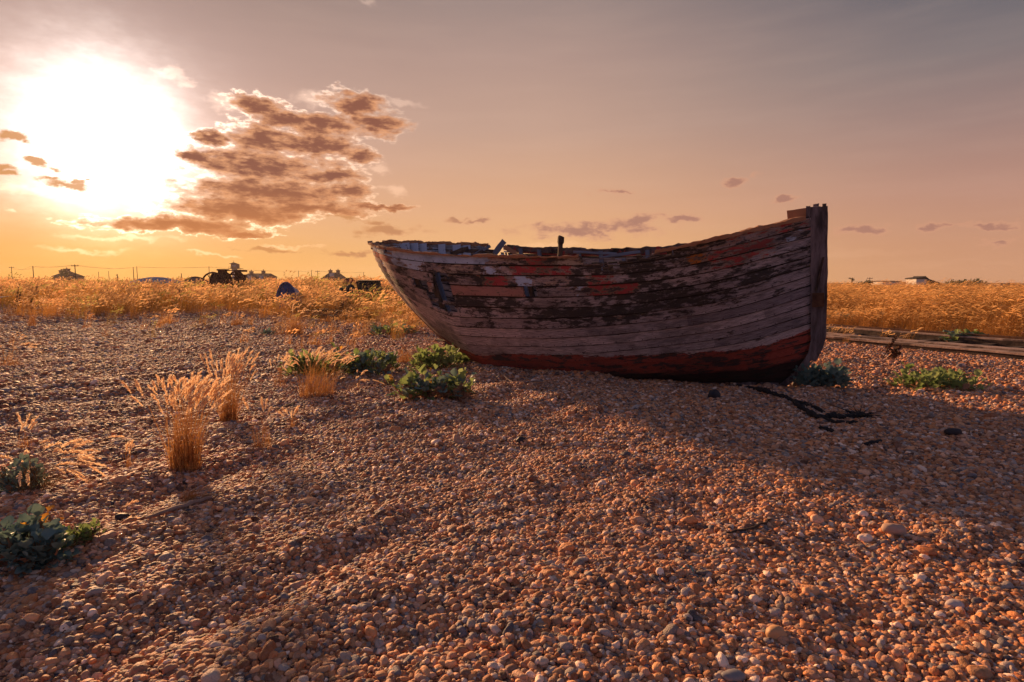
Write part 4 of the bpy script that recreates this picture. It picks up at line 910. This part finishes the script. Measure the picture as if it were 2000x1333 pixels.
# ------------------------------------------------------------------ far buildings, poles and wires
def house(name, x0, x1, yr, ye, Y, label, hip=.18, chim=(), wins=(), wallm='brick', depth=8, cat='house', roofm='roof'):
    a, b_ = at(x0, yr, Y), at(x1, ye, Y); z0 = float(hgt((a[0]+b_[0])/2, Y)); W_ = b_[0]-a[0]; zr, ze = a[2], b_[2]; x = (a[0]+b_[0])/2
    e = empty(name, (x, Y, z0), label, cat, 'houses on the horizon'); m_ = MB(); m_.box((x, Y+depth/2, (z0+ze)/2-.2), (W_*.94, depth*.94, ze-z0+.4)); m_.build('wall', M[wallm], e)
    h = W_*hip; V_ = [(a[0], Y, ze), (b_[0], Y, ze), (b_[0], Y+depth, ze), (a[0], Y+depth, ze), (a[0]+h, Y+depth/2, zr), (b_[0]-h, Y+depth/2, zr), (a[0], Y, ze-.15), (b_[0], Y, ze-.15), (b_[0], Y+depth, ze-.15), (a[0], Y+depth, ze-.15)]
    m_ = MB(); m_.add(V_, [(0, 1, 5, 4), (1, 2, 5), (2, 3, 4, 5), (3, 0, 4), (0, 6, 7, 1), (1, 7, 8, 2), (2, 8, 9, 3), (3, 9, 6, 0), (6, 9, 8, 7)]); rf = m_.build('roof', M[roofm], e)
    for cx, ct, cw in chim:
        m_ = MB(); p0_ = at(cx, ct, Y+depth/2); p0_[0] = at(cx, ct, Y)[0]; m_.box((p0_[0], Y+depth/2, (p0_[2]+zr)/2-.3), (cw, .7, p0_[2]-zr+.6)); m_.box((p0_[0], Y+depth/2, p0_[2]+.06), (cw*1.2, .85, .14)); m_.tube([(p0_[0], Y+depth/2, p0_[2]+.13), (p0_[0], Y+depth/2, p0_[2]+.5)], .13, 6)
        m_.build('chimney', M['brick'], e)
    for wx, wy, ww, wh, dy in wins:
        m_ = MB(); c_ = at(wx, wy, Y+dy); m_.box(tuple(c_), (ww, .16, wh)); m_.build('window', M['glass'], e)
    return e
house('long_house', 470, 521, 534, 541, 170, 'long low house with a hipped roof and two chimneys, right of the winch', .06, ((479, 531, .9), (503, 530, .9)), ((488, 543, 1.2, 1.2, -.05), (510, 543, 1.2, 1.2, -.05)))
house('cottage', 623, 666, 532.5, 546, 165, 'dark cottage with a steep hipped roof, two chimneys and a white dormer', .27, ((637, 529, .9), (652, 529, .9)), ((648, 538.5, 1.3, 1.3, 1.4),))
house('cottage', 99, 128, 529, 540, 175, 'faint gabled house on the horizon near the left edge, with a tree beside it', .4, ((99.5, 529, 1.0), (110.5, 526, 1.6)))
house('low_building', 1724, 1762, 548.6, 549.8, 190, 'long low white building with a flat dark roof on the right horizon', .02, (), (), 'white', 7, 'building')
house('low_building', 1955, 1976, 554-.6, 554.2, 210, 'small dark flat roofed building on the horizon at the right edge', .02, (), (), 'brick', 7, 'building')
house('low_building', 1762, 1778, 551, 551.8, 220, 'tiny low hut right of the white building', .1, (), (), 'brick', 6, 'building')
# lookout tower
Yt = 180.; p = at(456, 553, Yt); z0 = float(hgt(p[0], Yt)); e = empty('lookout_tower', (p[0], Yt, z0), 'square lookout tower with a glazed cabin above the winch', 'tower')
def tb(name, x0, y0, x1, y1, d_, mt, dy=0): m_ = MB(); pbox(m_, x0, y0, x1, y1, Yt-d_/2+dy, d_); return m_.build(name, mt, e)
tb('tower_shaft', 452.5, 525, 461, 556, 1.3, M['white']); cb = tb('cabin', 450.5, 516, 462.5, 524.5, 1.9, M['brick'])
for px in (453.5, 457.5): tb('window', px, 518, px+2.6, 521, .2, M['glass'], -1.0)
zt_ = at(0, 516, Yt)[2]; za = at(0, 512.6, Yt)[2]; x0_, x1_ = at(449.5, 516, Yt)[0], at(463.5, 516, Yt)[0]; xm_ = (x0_+x1_)/2; r_ = (x1_-x0_)/2
m_ = MB(); m_.add([(x0_, Yt-r_, zt_), (x1_, Yt-r_, zt_), (x1_, Yt+r_, zt_), (x0_, Yt+r_, zt_), (xm_, Yt, za)], [(0, 1, 4), (1, 2, 4), (2, 3, 4), (3, 0, 4), (3, 2, 1, 0)]); m_.tube([(xm_, Yt, za-.05), (xm_, Yt, za+.5)], .05, 4); m_.build('roof', M['roof'], e)
tb('balcony', 446, 524.5, 468, 525.3, 2.6, M['roof'])
m_ = MB()
for px in (446, 450, 464, 467.5): pbox(m_, px, 521.5, px+.5, 524.5, Yt-1.3, .06)
pbox(m_, 446, 521.4, 451, 521.8, Yt-1.3, .06); pbox(m_, 462, 521.4, 468, 521.8, Yt-1.3, .06); m_.build('railing', M['roof'], e)
# shed / beached hull on the right horizon
Ys = 95.; p = at(1815, 553, Ys); z0 = float(hgt(p[0], Ys)); e = empty('fishing_shed', (p[0], Ys, z0), 'white walled shed with a sagging dark roof sloping to the right on the horizon', 'shed')
m_ = MB(); pbox(m_, 1790, 545, 1813, 560, Ys, 2.5); m_.build('wall', M['white'], e)
a = [at(*q, Ys-.1) for q in ((1789.5, 545.5), (1790, 543.5), (1806, 541.3), (1808, 539.5), (1815, 545.5), (1812, 546.5), (1808, 545.3))]; m_ = MB(); nn_ = len(a); m_.add(a+[q+np.array([0, 2.8, 0]) for q in a], [tuple(range(nn_))[::-1], tuple(range(nn_, 2*nn_))]+[(i, (i+1) % nn_, nn_+(i+1) % nn_, nn_+i) for i in range(nn_)]); m_.build('roof', M['black'], e)
a = [at(*q, Ys-.05) for q in ((1810, 549), (1815, 545.5), (1838, 553), (1841, 557), (1810, 558))]; m_ = MB(); nn_ = len(a); m_.add(a+[q+np.array([0, 2.4, 0]) for q in a], [tuple(range(nn_))[::-1], tuple(range(nn_, 2*nn_))]+[(i, (i+1) % nn_, nn_+(i+1) % nn_, nn_+i) for i in range(nn_)]); m_.build('lean_to_roof', M['black'], e)
# shrubs on the horizon
def shrub(px, ytop, wpx, Y, label, tree=False):
    p = at(px, 553, Y); z0 = float(hgt(p[0], Y)); H_ = at(0, ytop, Y)[2]-z0; Wd = wpx/F*Y/2; e = empty('shrub' if not tree else 'pine_tree', (p[0], Y, z0), label, 'shrub' if not tree else 'tree'); m_ = MB(); k_ = MB()
    k_.tube([(p[0], Y, z0-.1), (p[0]+.05, Y, z0+H_*.5), (p[0]+.1, Y, z0+H_*.9)], [.12, .09, .04], 5); k_.build('trunk', M['stem'], e)
    for c_ in range(9):
        cc = np.array([p[0]+rng.normal(0, Wd*.45), Y+rng.normal(0, Wd*.4), z0+H_*(rng.uniform(.25, .92) if not tree else rng.uniform(.5, .95))])
        for q in range(90): o = cc+rng.normal(0, Wd*.22, 3)*np.array([1, 1, .5]); s_ = Wd*.07; m_.add([o+rng.normal(0, s_, 3) for _ in range(3)], [(0, 1, 2)])
    m_.build('crown', M['green'], e)
shrub(1663, 542, 14, 80, 'small dark bush sticking up on the horizon just right of the boat')
shrub(130, 526, 16, 150, 'small windblown tree beside the faint house on the left horizon', True)
shrub(1690, 550, 26, 120, 'low dark scrub on the horizon between the bush and the white building')
shrub(229, 533, 6, 90, 'tiny round bush on the left horizon between the poles')
shrub(1880, 553.5, 60, 150, 'flat strip of scrub on the horizon right of the shed')
# poles and wires
PL = [(22, 521, 150), (64, 520, 110), (146, 517, 100), (260, 522, 130), (267, 521, 140), (408, 521, 140), (583, 529, 170), (608, 528, 150), (620, 529, 160), (710, 532, 180), (1699, 542, 130), (192, 531, 180), (212, 530, 190), (354, 534, 110)]
PN = ['at the far left edge', 'left of the faint house', 'right of the faint house with a crossarm, the tallest', 'left one of the close pair', 'right one of the close pair', 'just left of the winch', 'left one of three before the dark cottage',
      'middle one of three before the dark cottage', 'nearest the dark cottage of three', 'between the cottage and the boat stern', 'on the right horizon beside the bush', 'faint one right of the crossarm pole', 'fainter one left of the close pair', 'short one above the brown upturned boat']
tops = []
for (px, py, Y), nm_ in zip(PL, PN):
    p = at(px, py, Y); z0 = float(hgt(p[0], Y)); e = empty('utility_pole', (p[0], Y, z0), 'thin wooden pole on the horizon, '+nm_, 'pole', 'utility poles along the horizon'); m_ = MB(); m_.tube([(p[0], Y, z0-.2), (p[0], Y, p[2])], [.085, .06], 6); m_.build('post', M['darkwood'], e)
    tops.append((px, p[0], Y, p[2]-.1))
    if px not in (146, 620, 22, 1699): continue
    m_ = MB(); m_.box((p[0], Y, p[2]-.25), (1.3, .09, .09)); 
    for q in (-.5, 0, .5): m_.tube([(p[0]+q, Y, p[2]-.2), (p[0]+q, Y, p[2]-.05)], .04, 5)
    m_.build('crossarm', M['darkwood'], e)
for i0, i1, nm_ in ((0, 1, 'at the far left of the horizon'), (1, 2, 'above the faint house'), (2, 3, 'right of the tallest pole'), (4, 5, 'above the upturned boats'), (5, 6, 'over the long house'), (6, 7, 'left of the dark cottage'), (8, 9, 'over the dark cottage')):
    a, b_ = np.array(tops[i0][1:]), np.array(tops[i1][1:]); L = np.linalg.norm(b_-a); m_ = MB()
    for q in (-.5, .5): m_.tube([a+(b_-a)*u+np.array([q, 0, -4*u*(1-u)*L*.012]) for u in np.linspace(0, 1, 13)], .013, 4)
    tag(m_.build('overhead_wire', M['black'], None, tuple(a)), 'pair of sagging wires strung between poles, '+nm_, 'wire', 'overhead wires')

# ------------------------------------------------------------------ evening haze over the flat land
m_ = MB(); m_.box((0, 190, 4.5), (760, 420, 13)); hz = bpy.data.materials.new('evening_haze'); hz.use_nodes = True; hz.node_tree.nodes.clear(); n = NT(hz.node_tree)
pv = n.new('ShaderNodeVolumePrincipled'); pv.inputs['Color'].default_value = (.95, .80, .70, 1); pv.inputs['Density'].default_value = .00035; pv.inputs['Anisotropy'].default_value = .3
n.l.new(pv.outputs[0], n.new('ShaderNodeOutputMaterial').inputs['Volume']); tag(m_.build('haze', hz), 'thin warm evening haze over the flat land', None, None, 'stuff')
